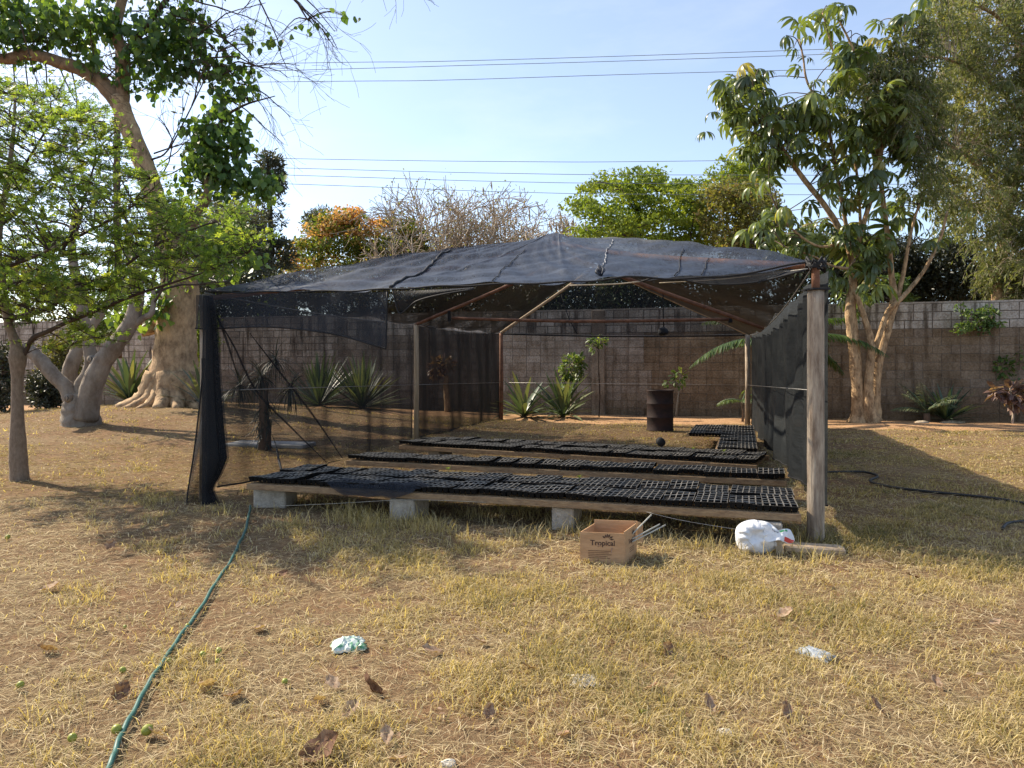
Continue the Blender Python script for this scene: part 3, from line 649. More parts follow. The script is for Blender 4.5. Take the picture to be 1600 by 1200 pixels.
# ------------------------------------------------------------------ benches and trays
def tray_mesh(seed, warp):
    r = np.random.default_rng(seed); nx, ny = 5, 5; w, l, hh = .268, .535, .05
    cx, cy = w/nx, l/ny; mb = MB()
    def wz(x, y): return warp*(math.sin(x*9+seed)*math.sin(y*6+seed*1.7)+.5*math.sin(y*15+seed))
    def pt(x, y, z): return [x, y, z+wz(x, y)]
    # rim strips, pits
    g = .0042
    rims = MB()
    for i in range(nx):
        for j in range(ny):
            x0, x1, y0, y1 = i*cx, (i+1)*cx, j*cy, (j+1)*cy
            o = [pt(x0, y0, hh), pt(x1, y0, hh), pt(x1, y1, hh), pt(x0, y1, hh)]
            n = [pt(x0+g, y0+g, hh), pt(x1-g, y0+g, hh), pt(x1-g, y1-g, hh), pt(x0+g, y1-g, hh)]
            c = [pt(x0+g*1.25, y0+g*1.25, hh-.005), pt(x1-g*1.25, y0+g*1.25, hh-.005), pt(x1-g*1.25, y1-g*1.25, hh-.005), pt(x0+g*1.25, y1-g*1.25, hh-.005)]
            b = [pt(x0+g*2.2, y0+g*2.2, hh-.030), pt(x1-g*2.2, y0+g*2.2, hh-.030), pt(x1-g*2.2, y1-g*2.2, hh-.030), pt(x0+g*2.2, y1-g*2.2, hh-.030)]
            V = o+n+c+b
            rims.add(V, [[k, (k+1) % 4, 4+(k+1) % 4, 4+k] for k in range(4)], .5, 1)
            rims.add(V, [[4+k, 4+(k+1) % 4, 8+(k+1) % 4, 8+k] for k in range(4)], .5, 1)
            rims.add(V, [[8+k, 8+(k+1) % 4, 12+(k+1) % 4, 12+k] for k in range(4)], .5, 0)
            rims.add(b, [[0, 1, 2, 3]], .5, 2)
    # outer wall of cell cups on the four sides
    for j in range(ny):
        for xx, s in ((0, -1), (w, 1)):
            y0, y1 = j*cy, (j+1)*cy
            rims.add([pt(xx, y0, hh), pt(xx, y1, hh), pt(xx-s*.010, y1-.009, .002), pt(xx-s*.010, y0+.009, .002)], [[0, 1, 2, 3]] if s < 0 else [[3, 2, 1, 0]], .5, 0)
    for i in range(nx):
        for yy, s in ((0, -1), (l, 1)):
            x0, x1 = i*cx, (i+1)*cx
            rims.add([pt(x0, yy, hh), pt(x1, yy, hh), pt(x1-.009, yy-s*.010, .002), pt(x0+.009, yy-s*.010, .002)], [[0, 1, 2, 3]], .5, 0)
    rims.add([pt(.015, .015, .03), pt(w-.015, .015, .03), pt(w-.015, l-.015, .03), pt(.015, l-.015, .03)], [[0, 1, 2, 3]], .5, 0)
    me = rims.build('seedling_tray', [M_tray, M_rim, M_soilmix], None, False)
    return me
protos = [tray_mesh(i, (.006, .011, .016, .008)[i]) for i in range(4)]
ORD = ['first', 'second', 'third', 'fourth', 'fifth', 'sixth', 'seventh', 'eighth', 'ninth', 'tenth', 'eleventh', 'twelfth', 'thirteenth', 'fourteenth', 'fifteenth', 'sixteenth', 'seventeenth', 'eighteenth', 'nineteenth', 'twentieth']
used = [False]*4
def put_tray(x, y, z, rz, label, group, tilt=0):
    k = int(rng.integers(0, 4)); o = protos[k]
    if used[k]: o = protos[k].copy(); COL.objects.link(o)
    used[k] = True
    o.location = (x, y, z); o.rotation_euler = (tilt, rng.normal(0, .012), rz); tag(o, label, 'seed tray', group)
def bench(name, a, b, zt, depth, rows, rname, label, extra=.12, droop=0):
    a = np.array(a, float); b = np.array(b, float); L = np.linalg.norm(b-a); u = nrm(b-a); v = np.array([-u[1], u[0]]); rz = math.atan2(u[1], u[0])
    t = thing(name, label, 'bench', (a[0], a[1], 0))
    def bx(s, w, sz, z, mb=None, tint=.5):
        mb = mb or MB(); c = a+u*s+v*w; mb.box((c[0], c[1], z), sz, rz=rz, tint=tint, bev=.004); return mb
    part(bx(L/2, .02, (L, .042, .06), zt-.03), 'front_board', M_board, t, False)
    part(bx(L/2, depth-.03, (L, .042, .06), zt-.03), 'rear_board', M_board, t, False)
    for k in range(5):
        part(bx(.15+(L-.3)*k/4, depth/2, (.08, depth-.1, .05), zt-.035), 'cross_bar', M_board, t, False)
    mb = MB()
    for k in range(int(depth/.13)):
        c = a+u*L/2+v*(.095+k*.13); mb.box((c[0], c[1], zt-.005), (L-.02, .07, .014), rz=rz)
    part(mb, 'slat_deck', M_board, t, False)
    n = int(round((L-.03)/.272)); wd = (L-.02)/n
    for r in range(rows):
        for k in range(n):
            s = .01+k*wd+rng.normal(0, .003); w = .012+r*.545+rng.normal(0, .008); c = a+u*s+v*w
            rn = '' if rows == 1 else (' in the near row' if r == 0 else ' in the far row')
            i = n-1-k
            lab = f'black seedling tray, {ORD[i]} from the right end{rn} of the {rname} bench'
            put_tray(c[0], c[1], zt+.004+rng.uniform(0, .006), rz+rng.normal(0, .015), lab, 'black seedling trays on the benches', rng.normal(0, .012))
    return a, u, v, rz
b1 = bench('seedling_bench', (-2.70, 7.48), (2.32, 5.90), .276, 1.13, 2, 'front', 'front low bench of boards on concrete blocks, filled with black trays')
b2 = bench('seedling_bench', (-2.11, 9.35), (2.86, 7.66), .276, .60, 1, 'middle', 'narrow middle bench between the front and rear tray benches')
b3 = bench('seedling_bench', (-1.72, 11.2), (2.95, 8.87), .276, 1.13, 2, 'rear', 'rear long bench of black trays nearest the rusty drum')
def side_bench():
    o = np.array([3.42, 10.25]); v = nrm([.30, .954]); u = np.array([v[1], -v[0]]); rz = math.atan2(u[1], u[0])
    t = thing('seedling_bench', 'low side bench of trays running back along the right netting', 'bench', (o[0], o[1], 0))
    L = 4.5; zt = .27
    for w in (.0, -.56): 
        mb = MB(); c = o+u*w+v*L/2; mb.box((c[0], c[1], zt-.03), (.04, L, .06), rz=rz, bev=.004); part(mb, 'side_board', M_board, t, False)
    mb = MB()
    for k in range(17):
        c = o-u*.28+v*(.12+k*.265); mb.box((c[0], c[1], zt-.004), (.50, .09, .014), rz=rz)
    for k in range(7):
        c = o-u*.86+v*(2.5+k*.31); mb.box((c[0], c[1], zt-.012), (.60, .09, .014), rz=rz)
    part(mb, 'slat_deck', M_board, t, False)
    for r in range(8):
        wide = 4 if r >= 4 else 2
        for k in range(wide):
            c = o-u*(.272*(k+1))+v*(.03+r*.545)
            put_tray(c[0], c[1], zt+.006, rz+rng.normal(0, .012), f'black tray on the side bench, {ORD[k]} from the netting in the {ORD[r]} row', 'black seedling trays on the benches')
    for k, (s, w) in enumerate(((.25, -.28), (3.9, -.28))):
        c = o+u*w+v*s; block(c[0], c[1], (.2, .4, .2), rz, ('near grey concrete block hidden under the side tray bench', 'far grey concrete block hidden under the side tray bench')[k])
def sprout(x, y, z, hgt, label):
    mb = MB(); mb.tube([[0, 0, 0], [.003, 0, hgt*.6], [.002, .003, hgt]], .0018, 4); o = None
    mb.scatter(OVAL, OVALF, np.array([[0, 0, hgt*.8]]*3+[[0, 0, hgt]]*3), nrm(np.stack([np.cos(np.arange(6)*1.3), np.sin(np.arange(6)*1.3), np.full(6, .5)], -1)), [0, 0, 1.0], hgt*.55, np.linspace(.5, .95, 6))
    o = mb.build('seedling', L_green); o.location = (x, y, z); tag(o, label, 'seedling')
def net_scrap():
    a, u, v, rz = b1; rows = []
    for j, q in enumerate(np.linspace(0, 1, 12)):
        row = []
        for k, t in enumerate(np.linspace(0, 1, 22)):
            c = a+u*(1.0+.95*t+.05*math.sin(q*5))+v*(.10-.13*q*(1 if q < .9 else 1.02)); hang = max(0, q-.72)*.42*math.sin(math.pi*t)**.5
            row.append([c[0], c[1]-hang*.10, .352+.012*math.sin(9*t+3*q)+.008*math.sin(23*t)-hang-.018*q])
        rows.append(row)
    mb = MB(); mb.grid(rows); tag(mb.build('net_scrap', M_netgable), 'rumpled scrap of black net draped over the front edge of the front bench', 'net scrap')
net_scrap()
for (px, py, D, lab) in ((1131, 711, 9.6, 'bright green seedling sprouting from a tray near the right end of the rear bench'), (1083, 706, 9.9, 'tiny green seedling in the rear bench, left of the taller sprout'), (905, 752, 7.3, 'lone small seedling standing in the front bench near its middle'), (700, 741, 7.9, 'small seedling in the far row of the front bench, left half')):
    p = P(px, py, D); sprout(p[0], p[1], .30, .075, lab)
def block(x, y, sz, rz, label, z0=None):
    mb = MB(); zz = float(gz(x, y))-.01 if z0 is None else z0
    hz = sz[2]+.012
    mb.box((0, 0, hz/2), (sz[0], sz[1], hz), bev=.012); o = mb.build('concrete_block', M_conc, None, False); o.location = (x, y, zz); o.rotation_euler = (rng.normal(0, .01), 0, rz)
    tag(o, label, 'concrete block', 'concrete blocks holding up the benches'); return o
rz1 = b1[3]
for px, D, w, lab in ((431, 7.62, .34, 'wide grey concrete block under the left end of the front bench'), (640, 7.05, .26, 'grey concrete block under the front bench, second from its left end'), (886, 6.60, .20, 'squat grey concrete block under the front bench behind the cardboard box'), (1201, 5.98, .20, 'grey concrete block behind the white sack under the front bench')):
    D = D+.12; block((px-800)/F*D, D, (w, .36, .205), rz1+(.25 if w > .3 else 0), lab)
for px, D, lab in ((733, 8.62, 'pale concrete block jutting out under the middle bench, left one'), (924, 8.02, 'pale concrete block jutting out under the middle bench, right one')):
    block((px-800)/F*D, D, (.2, .3, .205), rz1, lab)
for s, w in ((.4, .9), (2.6, .9), (4.6, .9)):
    for kk, bb in enumerate((b3,)):
        c = bb[0]+bb[1]*s+bb[2]*w*.6; block(c[0], c[1], (.2, .4, .205), bb[3], f'grey concrete block deep in shade under the rear bench, {("left", "middle", "right")[int(s/2)]} one')
side_bench()

# ------------------------------------------------------------------ small things on the ground
def drum():
    c = np.array([3.42, 17.0, 0]); z = float(gz(c[0], c[1])); t = thing('oil_drum', 'rusty brown steel drum standing on the grass behind the rear bench', 'drum', (c[0], c[1], z))
    prof = [(.0, .02), (.30, .02), (.312, 0), (.312, .03), (.30, .05), (.30, .30), (.312, .32), (.312, .335), (.30, .355), (.30, .62), (.312, .64), (.312, .655), (.30, .675), (.30, .93), (.312, .945), (.312, .97), (.296, .97), (.292, .93), (.285, .55), (0, .55)]
    mb = MB(); n = 40; rows = [[[c[0]+r*math.cos(a), c[1]+r*math.sin(a), z+h*.98] for a in np.linspace(0, 2*math.pi, n+1)] for r, h in prof]
    mb.grid(rows); part(mb, 'drum_shell', mat('drum_rust', (.055, .029, .024), (.024, .018, .017), (3, 3, 7), rough=.7, spec=.3, bump=.15, metal=.15), t)
    mb = MB(); mb.box((c[0]+.1, c[1]-.18, z+.545), (.05, .02, .005)); part(mb, 'drum_water', mat('dark_water', (.02, .018, .015), (.03, .025, .02), rough=.1, spec=.5), t)
drum()
def carton():
    M_card = mat('cardboard', (.52, .325, .18), (.41, .245, .13), (5, 5, 22), rough=.9, spec=.1, bump=.15, bscale=(4, 4, 90))
    M_ink = mat('brown_ink', (.07, .04, .03), (.10, .06, .045), (60, 60, 60), rough=.8)
    M_faint = mat('faint_ink', (.17, .10, .06), (.26, .15, .08), (50, 50, 50), rough=.9)
    # near bottom corner at the edge between its two visible faces
    q = G(976, 884); w, d, hh = .325, .33, .235
    rz = math.atan2(.10, -1.0)  # face that runs left from the near corner
    ul = nrm([-.985, .17, 0]); ur = nrm([.42, .91, 0]); up_ = np.array([0, 0, 1.0])
    t = thing('cardboard_box', 'open brown cardboard box with printed sides holding thin rods', 'box', q)
    th = .006
    def slab(o, a, b, la, lb, thn, mb):   # plate from o along a,b with thickness thn along cross
        nn = nrm(np.cross(a, b)); V = [o, o+a*la, o+a*la+b*lb, o+b*lb]; V = V+[v+nn*thn for v in V]
        mb.add(V, [[3, 2, 1, 0], [4, 5, 6, 7], [0, 1, 5, 4], [1, 2, 6, 5], [2, 3, 7, 6], [3, 0, 4, 7]])
    mb = MB(); slab(q, ul, up_, w, hh, th, mb); part(mb, 'side_panel', M_card, t, False)
    mb = MB(); slab(q+np.array([0, 0, .001]), ur, up_, d, hh+.012, -th, mb); part(mb, 'side_panel', M_card, t, False)
    mb = MB(); slab(q+ur*d, ul, up_, w, hh+.03, -th, mb); part(mb, 'side_panel', M_card, t, False)
    mb = MB(); slab(q+ul*w, ur, up_, d, hh, th, mb); part(mb, 'side_panel', M_card, t, False)
    mb = MB(); slab(q+np.array([0, 0, .004]), ul, ur, w, d, .005, mb); part(mb, 'base_panel', M_card, t, False)
    mb = MB(); slab(q+ur*d+up_*(hh+.03)-ul*.004, nrm(ur*.9-ul*.5-up_*.5), up_*-1, .075, .15, .005, mb); part(mb, 'flap', M_card, t, False)
    mb = MB()
    for k in range(40):
        c = q+ul*rng.uniform(.03, w-.03)+ur*rng.uniform(.03, d-.03)+up_*rng.uniform(.09, .17); e = c+rv(1)[0]*[.09, .09, .03]; f = (c+e)/2+rv(1)[0]*.03
        mb.tube(spline([c, f, e], 3), .0025, 4)
    part(mb, 'packing_straw', mat('pink_straw', (.40, .26, .20), (.28, .17, .12), rough=.9), t)
    # print
    nl = nrm(np.cross(ul, up_)); nl = nl if nl[1] < 0 else -nl
    nr = nrm(np.cross(ur, up_)); nr = nr if nr[0] > 0 else -nr
    def text(body, org, ax, ay, nn, size, mt):
        cu = bpy.data.curves.new('t', 'FONT'); cu.body = body; cu.size = size; cu.extrude = .0004; cu.offset = .0010; tmp = bpy.data.objects.new('t', cu); COL.objects.link(tmp)
        dg = bpy.context.evaluated_depsgraph_get(); me = bpy.data.meshes.new_from_object(tmp.evaluated_get(dg)); COL.objects.unlink(tmp); bpy.data.objects.remove(tmp)
        o = bpy.data.objects.new('printed_lettering', me); COL.objects.link(o); me.materials.clear(); me.materials.append(mt)
        M = Matrix(((ax[0], ay[0], nn[0]), (ax[1], ay[1], nn[1]), (ax[2], ay[2], nn[2]))).to_4x4(); M.translation = Vector(org-q+nn*.0015)
        o.parent = t; o.matrix_local = M
    text('Tropical', q+ul*(w-.075)+up_*.142, -ul, up_, nl, .054, M_ink)
    text('Tropical', q+ur*.10+up_*.135, ur, up_, nr, .050, M_ink)
    mb = MB()
    for (o, a, nn) in ((q+ul*(w-.075)+up_*.142+nl*.0015, -ul, nl), (q+ur*.10+up_*.135+nr*.0015, ur, nr)):   # small leafy mark over the word, small lines under it
        for k, (x, y, l, an) in enumerate(((.118, .055, .030, 1.9), (.124, .055, .034, 1.5), (.130, .055, .034, 1.1), (.136, .052, .036, .5), (.112, .052, .030, 2.5), (.140, .045, .036, .1))):
            c = o+a*x+up_*y; dd = a*math.cos(an)+up_*math.sin(an); e = a*-math.sin(an)+up_*math.cos(an)
            mb.poly([c, c+dd*l*.5+e*.007, c+dd*l, c+dd*l*.5-e*.007])
    part(mb, 'printed_mark', M_ink, t, False)
    mb = MB(); o = q+ul*(w-.06)+nl*.0012
    for k in range(5):
        y = .098-k*.013; L = (.165, .15, .17, .14, .16)[k]; mb.poly([o-ul*0+up_*y, o-ul*L+up_*y, o-ul*L+up_*(y+.006), o+up_*(y+.006)])
    o = q+ur*.13+nr*.0012
    for k in range(3):
        y = .095-k*.014; mb.poly([o+up_*y, o+ur*.12+up_*y, o+ur*.12+up_*(y+.006), o+up_*(y+.006)])
    part(mb, 'printed_small_lines', M_faint, t, False)
    mb = MB(); mb.grid([[q+ul*.03+ur*(.03+.10*i/5)+up_*(.15+.07*j/4)+np.array([.01*math.sin(i*2+j), -.012*math.sin(j+i), .008*math.sin(i*1.7)]) for i in range(6)] for j in range(5)])
    tag(mb.build('plastic_wrapper', mat('yellow_plastic', (.55, .38, .05), (.42, .26, .04), rough=.35, spec=.5)), 'crumpled yellow wrapper inside the cardboard box', 'wrapper')
    mr = mat('grey_rod', (.50, .48, .40), (.34, .31, .25), (30, 30, 30), rough=.5, spec=.4)
    inn = q+ul*.17+ur*.15
    for (a, b, lab) in (((972, 850), (1018, 804), 'steepest of the three pale rods leaning out of the cardboard box'), ((972, 850), (1031, 819), 'middle pale rod leaning out of the cardboard box'), ((976, 852), (1040, 820), 'lowest longest pale rod leaning out of the cardboard box')):
        D0 = float(inn[1]); A = P(*a, D0); B = P(b[0], b[1], D0+.10); A = A-(B-A)*.28
        mb = MB(); mb.tube([A, (A+B)/2+np.array([0, 0, -.002]), B], .0058, 8); o = mb.build('metal_rod', mr); tag(o, lab, 'rod', 'thin rods in the cardboard box')
carton()
def sack():
    c = G(1196, 868)+np.array([0, .10, 0]); t = thing('woven_sack', 'crumpled white woven sack with red and green print beside the corner post', 'sack', c)
    M_s = mat('white_sack', (.80, .80, .80), (.62, .63, .65), (9, 9, 9), rough=.55, spec=.3, bump=.35, bscale=(30, 30, 30))
    mb = MB(); n, m = 64, 34; rows = []
    for j in range(m):
        ph = math.pi*j/(m-1)-math.pi/2; row = []
        for i in range(n+1):
            th = 2*math.pi*i/n
            ex = math.copysign(abs(math.cos(th))**.8, math.cos(th)); ey = math.copysign(abs(math.sin(th))**.8, math.sin(th))
            cr = math.cos(ph)**.75
            x, y, z = .165*ex*cr, .12*ey*cr, .128*math.copysign(abs(math.sin(ph))**.85, math.sin(ph))+.12
            # folds that fan out from a pinch in the front
            dx, dz = x+.035, z-.15; an = math.atan2(dz, dx); rr = math.hypot(dx, dz)
            if y < .03:
                k_ = min(1, rr/.06)*min(1, (.03-y)/.06); y += k_*(.034*(.5-abs(math.sin(an*3+1.2*math.sin(an*2)+rr*4)))+.016*(.5-abs(math.sin(an*6.5+rr*22))))+.05*math.exp(-(rr/.04)**2)
            x += .010*math.sin(2*th+19*z); z += .006*math.sin(3*th+2)
            row.append([c[0]+x-.04, c[1]+y, c[2]+max(z, .004)])
        rows.append(row)
    mb.grid(rows); part(mb, 'sack_body', M_s, t)
    mb = MB()   # flattened mouth of the sack folded over to the right
    F_ = lambda a, b: c+np.array([-.035+.235*a+.02*math.sin(b*3), -.115-.035*math.sin(math.pi*a)-.02*b+.03*(1-b), .235-.045*a-.115*b*(1-.25*a)+.012*math.sin(a*9+b*4)])
    mb.grid([[F_(a, b) for a in np.linspace(0, 1, 18)] for b in np.linspace(0, .9, 12)])
    mb.grid([[F_(a, b)+np.array([.0, .05+.05*b, -.012]) for a in np.linspace(0, 1, 18)] for b in np.linspace(0, .9, 12)])
    part(mb, 'folded_mouth', M_s, t)
    mb = MB(); mb.grid([[F_(a, b)+np.array([0, -.003, .0]) for a in np.linspace(.62, .97, 8)] for b in np.linspace(.62, .86, 5)]); part(mb, 'red_print', mat('red_print', (.62, .07, .04), (.5, .05, .035), rough=.5), t)
    mb = MB()
    mb.grid([[F_(a, b)+np.array([0, -.003, .002]) for a in np.linspace(.55, .70, 5)] for b in np.linspace(.03, .2, 4)])
    mb.grid([[F_(a, b)+np.array([0, -.003, .002]) for a in np.linspace(.72, .80, 4)] for b in np.linspace(.08, .24, 4)]); part(mb, 'green_print', mat('green_print', (.05, .33, .13), (.04, .25, .1), rough=.5), t)
    mb = MB()
    for k in range(5):
        a = .30+k*.045; mb.grid([[F_(x, b)+np.array([0, -.003, .002]) for x in np.linspace(a, a+.026, 3)] for b in np.linspace(.12, .12+.05*(1+k % 2), 3)])
    part(mb, 'dark_print', mat('grey_print', (.10, .10, .11), (.16, .16, .17), rough=.6), t)
    mb = MB(); rows = [[c+np.array([.05+.05*a+.03*b, -.125+.02*math.sin(a*5), .15-.14*b+.015*a]) for a in np.linspace(0, 1, 6)] for b in np.linspace(0, 1, 10)]; mb.grid(rows); part(mb, 'hanging_fold', mat('dirty_sack', (.48, .40, .30), (.36, .29, .20), rough=.7), t)
sack()
def plank():
    c = G(1272, 862); mb = MB(); mb.box((0, 0, .03), (.46, .17, .055), rz=-.14, ry=.03, bev=.012)
    mb.box((.19, -.045, .035), (.07, .075, .05), rz=.4, bev=.014)
    o = mb.build('wooden_plank', M_pole2, None, False); o.location = c+np.array([-.02, -.02, 0]); tag(o, 'rough weathered plank lying at the foot of the corner post', 'plank')
plank()
def hoses():
    pts = [(391, 792), (389, 806), (384, 828), (374, 852), (357, 884), (331, 924), (301, 972), (266, 1020), (236, 1068), (206, 1120), (185, 1166), (170, 1204), (150, 1262)]
    q = [G(a, b, .013) for a, b in pts]; s = spline(q, 10)
    s = s+np.stack([.003*np.sin(np.arange(len(s))*.37), np.zeros(len(s)), .004*np.sin(np.arange(len(s))*.9)], -1)
    mb = MB(); s = s+np.array([0, 0, .012]); mb.tube(s, .0115, 10)
    tag(mb.build('garden_hose', mat('green_hose', (.035, .13, .105), (.02, .075, .06), (30, 30, 30), rough=.45, spec=.45)), 'dusty green garden hose snaking toward the viewer from the front bench', 'hose')
    mk = mat('black_pipe', (.018, .018, .018), (.04, .037, .033), (20, 20, 20), rough=.5)
    q = [G(a, b, .028) for a, b in [(1262, 737), (1300, 737.5), (1345, 737), (1366, 741), (1371, 745), (1360, 750), (1366, 755), (1400, 762), (1440, 767), (1480, 771), (1530, 776), (1570, 781), (1610, 788), (1680, 800)]]
    mb = MB(); mb.tube(spline(q, 6), .016, 8); tag(mb.build('black_hose', mk), 'long black hose wandering over the grass right of the corner post', 'hose')
    q = [G(a, b, .026) for a, b in [(1566, 826), (1574, 818), (1590, 815), (1612, 814), (1650, 816)]]
    mb = MB(); mb.tube(spline(q, 5), .014, 8); tag(mb.build('black_hose', mk), 'short curl of black hose nearer than the long one at the right edge', 'hose')
    mb = MB(); q = [P(*a) for a in ((405, 792, 7.3), (520, 787, 7.1), (640, 781, 6.9), (760, 785, 6.7))]; mb.tube(spline(q, 4), .002, 4)
    tag(mb.build('slack_string', M_string), 'thin slack string under the left half of the front bench', 'string')
    mb = MB(); q = [P(*a) for a in ((1010, 800, 6.25), (1060, 812, 6.1), (1130, 824, 5.98), (1195, 833, 5.85))]; mb.tube(spline(q, 4), .0025, 4)
    tag(mb.build('slack_string', M_wire), 'pale string sagging below the right half of the front bench', 'string')
hoses()
def crumple(name, px, py, w, l, hgt, m, label, cat, seed, rz=0):
    r = np.random.default_rng(seed); c = G(px, py); mb = MB(); n = 13; Z = np.zeros((n, n))
    K = r.normal(0, 1, (6, 3)); rows = []
    for i in range(n):
        row = []
        for j in range(n):
            a, b = i/(n-1)*2-1, j/(n-1)*2-1
            e = max(0, 1-max(abs(a), abs(b))**3); z = hgt*e*(.75+.35*abs(sum(math.sin(K[k, 0]*a*4+K[k, 1]*b*4+K[k, 2]) for k in range(4))/3))
            row.append([a*w/2*(1+.12*r.normal()*(1-e))+r.normal(0, .0018), b*l/2*(1+.12*r.normal()*(1-e))+r.normal(0, .0018), z+.008+abs(r.normal(0, .0022))])
        rows.append(row)
    mb.grid(rows, tint=r.uniform(0, 1, (n-1)**2)); o = mb.build(name, m, None, False); o.location = c; o.rotation_euler = (0, 0, rz); return tag(o, label, cat)
M_pack = mat('green_white_plastic', (.66, .72, .64), (.07, .28, .12), (19, 19, 19), rough=.3, spec=.5, lo=.48, hi=.60)
crumple('plastic_packet', 545, 1013, .17, .15, .05, M_pack, 'crumpled green and white plastic packet on the dry grass', 'packet', 3, .3)
M_clear = mat('thin_plastic', (.34, .37, .40), (.22, .25, .28), (40, 40, 40), rough=.25, spec=.6)
o = crumple('plastic_bag_scrap', 1274, 1026, .10, .17, .035, M_clear, 'torn pale plastic bag scrap lying in the grass', 'plastic scrap', 5, .6)
crumple('ash_patch', 912, 1066, .13, .12, .018, mat('pale_ash', (.55, .52, .47), (.30, .27, .22), (60, 60, 60), rough=.9, lo=.4, hi=.6), 'greyish white patch of ash in the middle foreground', 'ashes', 8)  # pale ash on the lawn, modelled as a crumpled sheet
crumple('ash_patch', 1135, 1148, .06, .05, .012, mat('pale_ash_small', (.50, .47, .42), (.28, .25, .2), (60, 60, 60), rough=.9, lo=.4, hi=.6), 'small pale patch of ash near the bottom of the lawn', 'ashes', 9)  # second, smaller ash patch, modelled the same way
def stone(px, py, s, col, label, seed, dz=0):
    r = np.random.default_rng(seed); c = G(px, py); mb = MB(); rows = []; ph = r.uniform(0, 6, 6)
    for j in range(11):
        a = math.pi*j/10-math.pi/2; rows.append([[s[0]*math.cos(a)*math.cos(b)*(1+.14*math.sin(2*b+ph[0])+.08*math.sin(5*b+ph[1]+3*a)), s[1]*math.cos(a)*math.sin(b)*(1+.12*math.sin(3*b+ph[2])), s[2]*(math.sin(a)*(1+.15*math.sin(2*b+ph[3]))+.55)] for b in np.linspace(0, 2*math.pi, 19)])
    for q in rows: q[-1] = q[0]
    mb.grid(rows); o = mb.build('stone', mat('stone_'+str(seed), col, [v*.6 for v in col], (12, 12, 12), rough=.9, bump=.5, bscale=(40, 40, 40)), None, True); o.location = c+np.array([0, 0, dz]); tag(o, label, 'stone')
stone(700, 1197, (.034, .026, .014), (.62, .58, .50), 'pale flat stone at the bottom edge of the lawn', 21)
stone(1232, 628, (.01, .01, .01), (.4, .3, .2), 'x', 22) if False else None
stone(1388, 652, (.32, .2, .10), (.50, .33, .18), 'low tan stone in the bare soil at the foot of the umbrella tree', 23)
stone(1440, 662, (.16, .10, .05), (.52, .42, .30), 'small pale stone in front of the cycad clump', 24)
stone(1488, 662, (.30, .10, .05), (.50, .40, .28), 'long low stone edging the spiky clump', 25)
stone(1335, 645, (.25, .15, .07), (.46, .31, .18), 'low brown stone left of the umbrella tree trunk', 26)
stone(160, 660, (.02, .02, .02), (.4, .3, .2), 'x', 27) if False else None
# slab on the ground seen through the left netting
mb = MB(); mb.box((0, 0, .035), (1.45, .62, .07), bev=.012); o = mb.build('concrete_slab', mat('pale_slab', (.46, .45, .43), (.33, .32, .30), (5, 5, 5), rough=.9, bump=.3), None, False)
o.location = G(412, 700)+np.array([.05, .25, 0]); o.rotation_euler = (0, .01, -.12); tag(o, 'pale flat concrete slab on the ground behind the left netting', 'slab')
# black roll behind the rear bench
c = P(1033, 691, 10.6); mb = MB(); mb.tube([c+np.array([0, -.03, 0]), c+np.array([0, .0, 0]), c+np.array([.01, .12, 0])], [.058, .062, .062], 18)
t = thing('plastic_roll', 'round black plastic roll propped up behind the rear bench', 'roll', (c[0], c[1], 0)); part(mb, 'roll_end', M_cord, t)
mb = MB(); mb.tube([c+np.array([.02, .06, -.05]), [c[0]+.03, c[1]+.08, 0]], .02, 8); part(mb, 'roll_stand', M_wire, t)
# fruits
M_fruit = mat('green_fruit', (.20, .26, .035), (.33, .30, .05), (20, 20, 20), rough=.45, spec=.4)
fr_lab = {0: 'yellowish green fallen fruit nearest the left edge of the photo'}
FRU = [(32, 1080, .016), (113, 1165, .017), (182, 1152, .019), (230, 1154, .021), (192, 1056, .015), (317, 1032, .017), (342, 1025, .015), (340, 1041, .012), (445, 1074, .014), (264, 1040, .012), (293, 985, .013), (195, 986, .010), (12, 845, .02), (1005, 1121, .011), (700, 2, 0)]
fp = None
for px, py, r in FRU[:-1]:
    mb0 = G(px, py)
    if fp is None:
        mb = MB(); rows = [[[math.cos(a)*math.cos(b), math.cos(a)*math.sin(b), 1.08*math.sin(a)] for b in np.linspace(0, 2*math.pi, 15)] for a in np.linspace(-math.pi/2, math.pi/2, 11)]; mb.grid(rows)
        mb.tube([[0, 0, 1.05], [.05, 0, 1.25]], .09, 5); fp = mb.build('fallen_fruit', M_fruit); o = fp
    else: o = fp.copy(); COL.objects.link(o)
    o.location = mb0+np.array([0, 0, r*.9+.015]); o.scale = (r, r, r); o.rotation_euler = (rng.uniform(-1.4, 1.4), rng.uniform(-1, 1), rng.uniform(0, 6))
    tag(o, 'small round green fruit fallen on the lawn', 'fruit', 'green fruits fallen on the lawn')
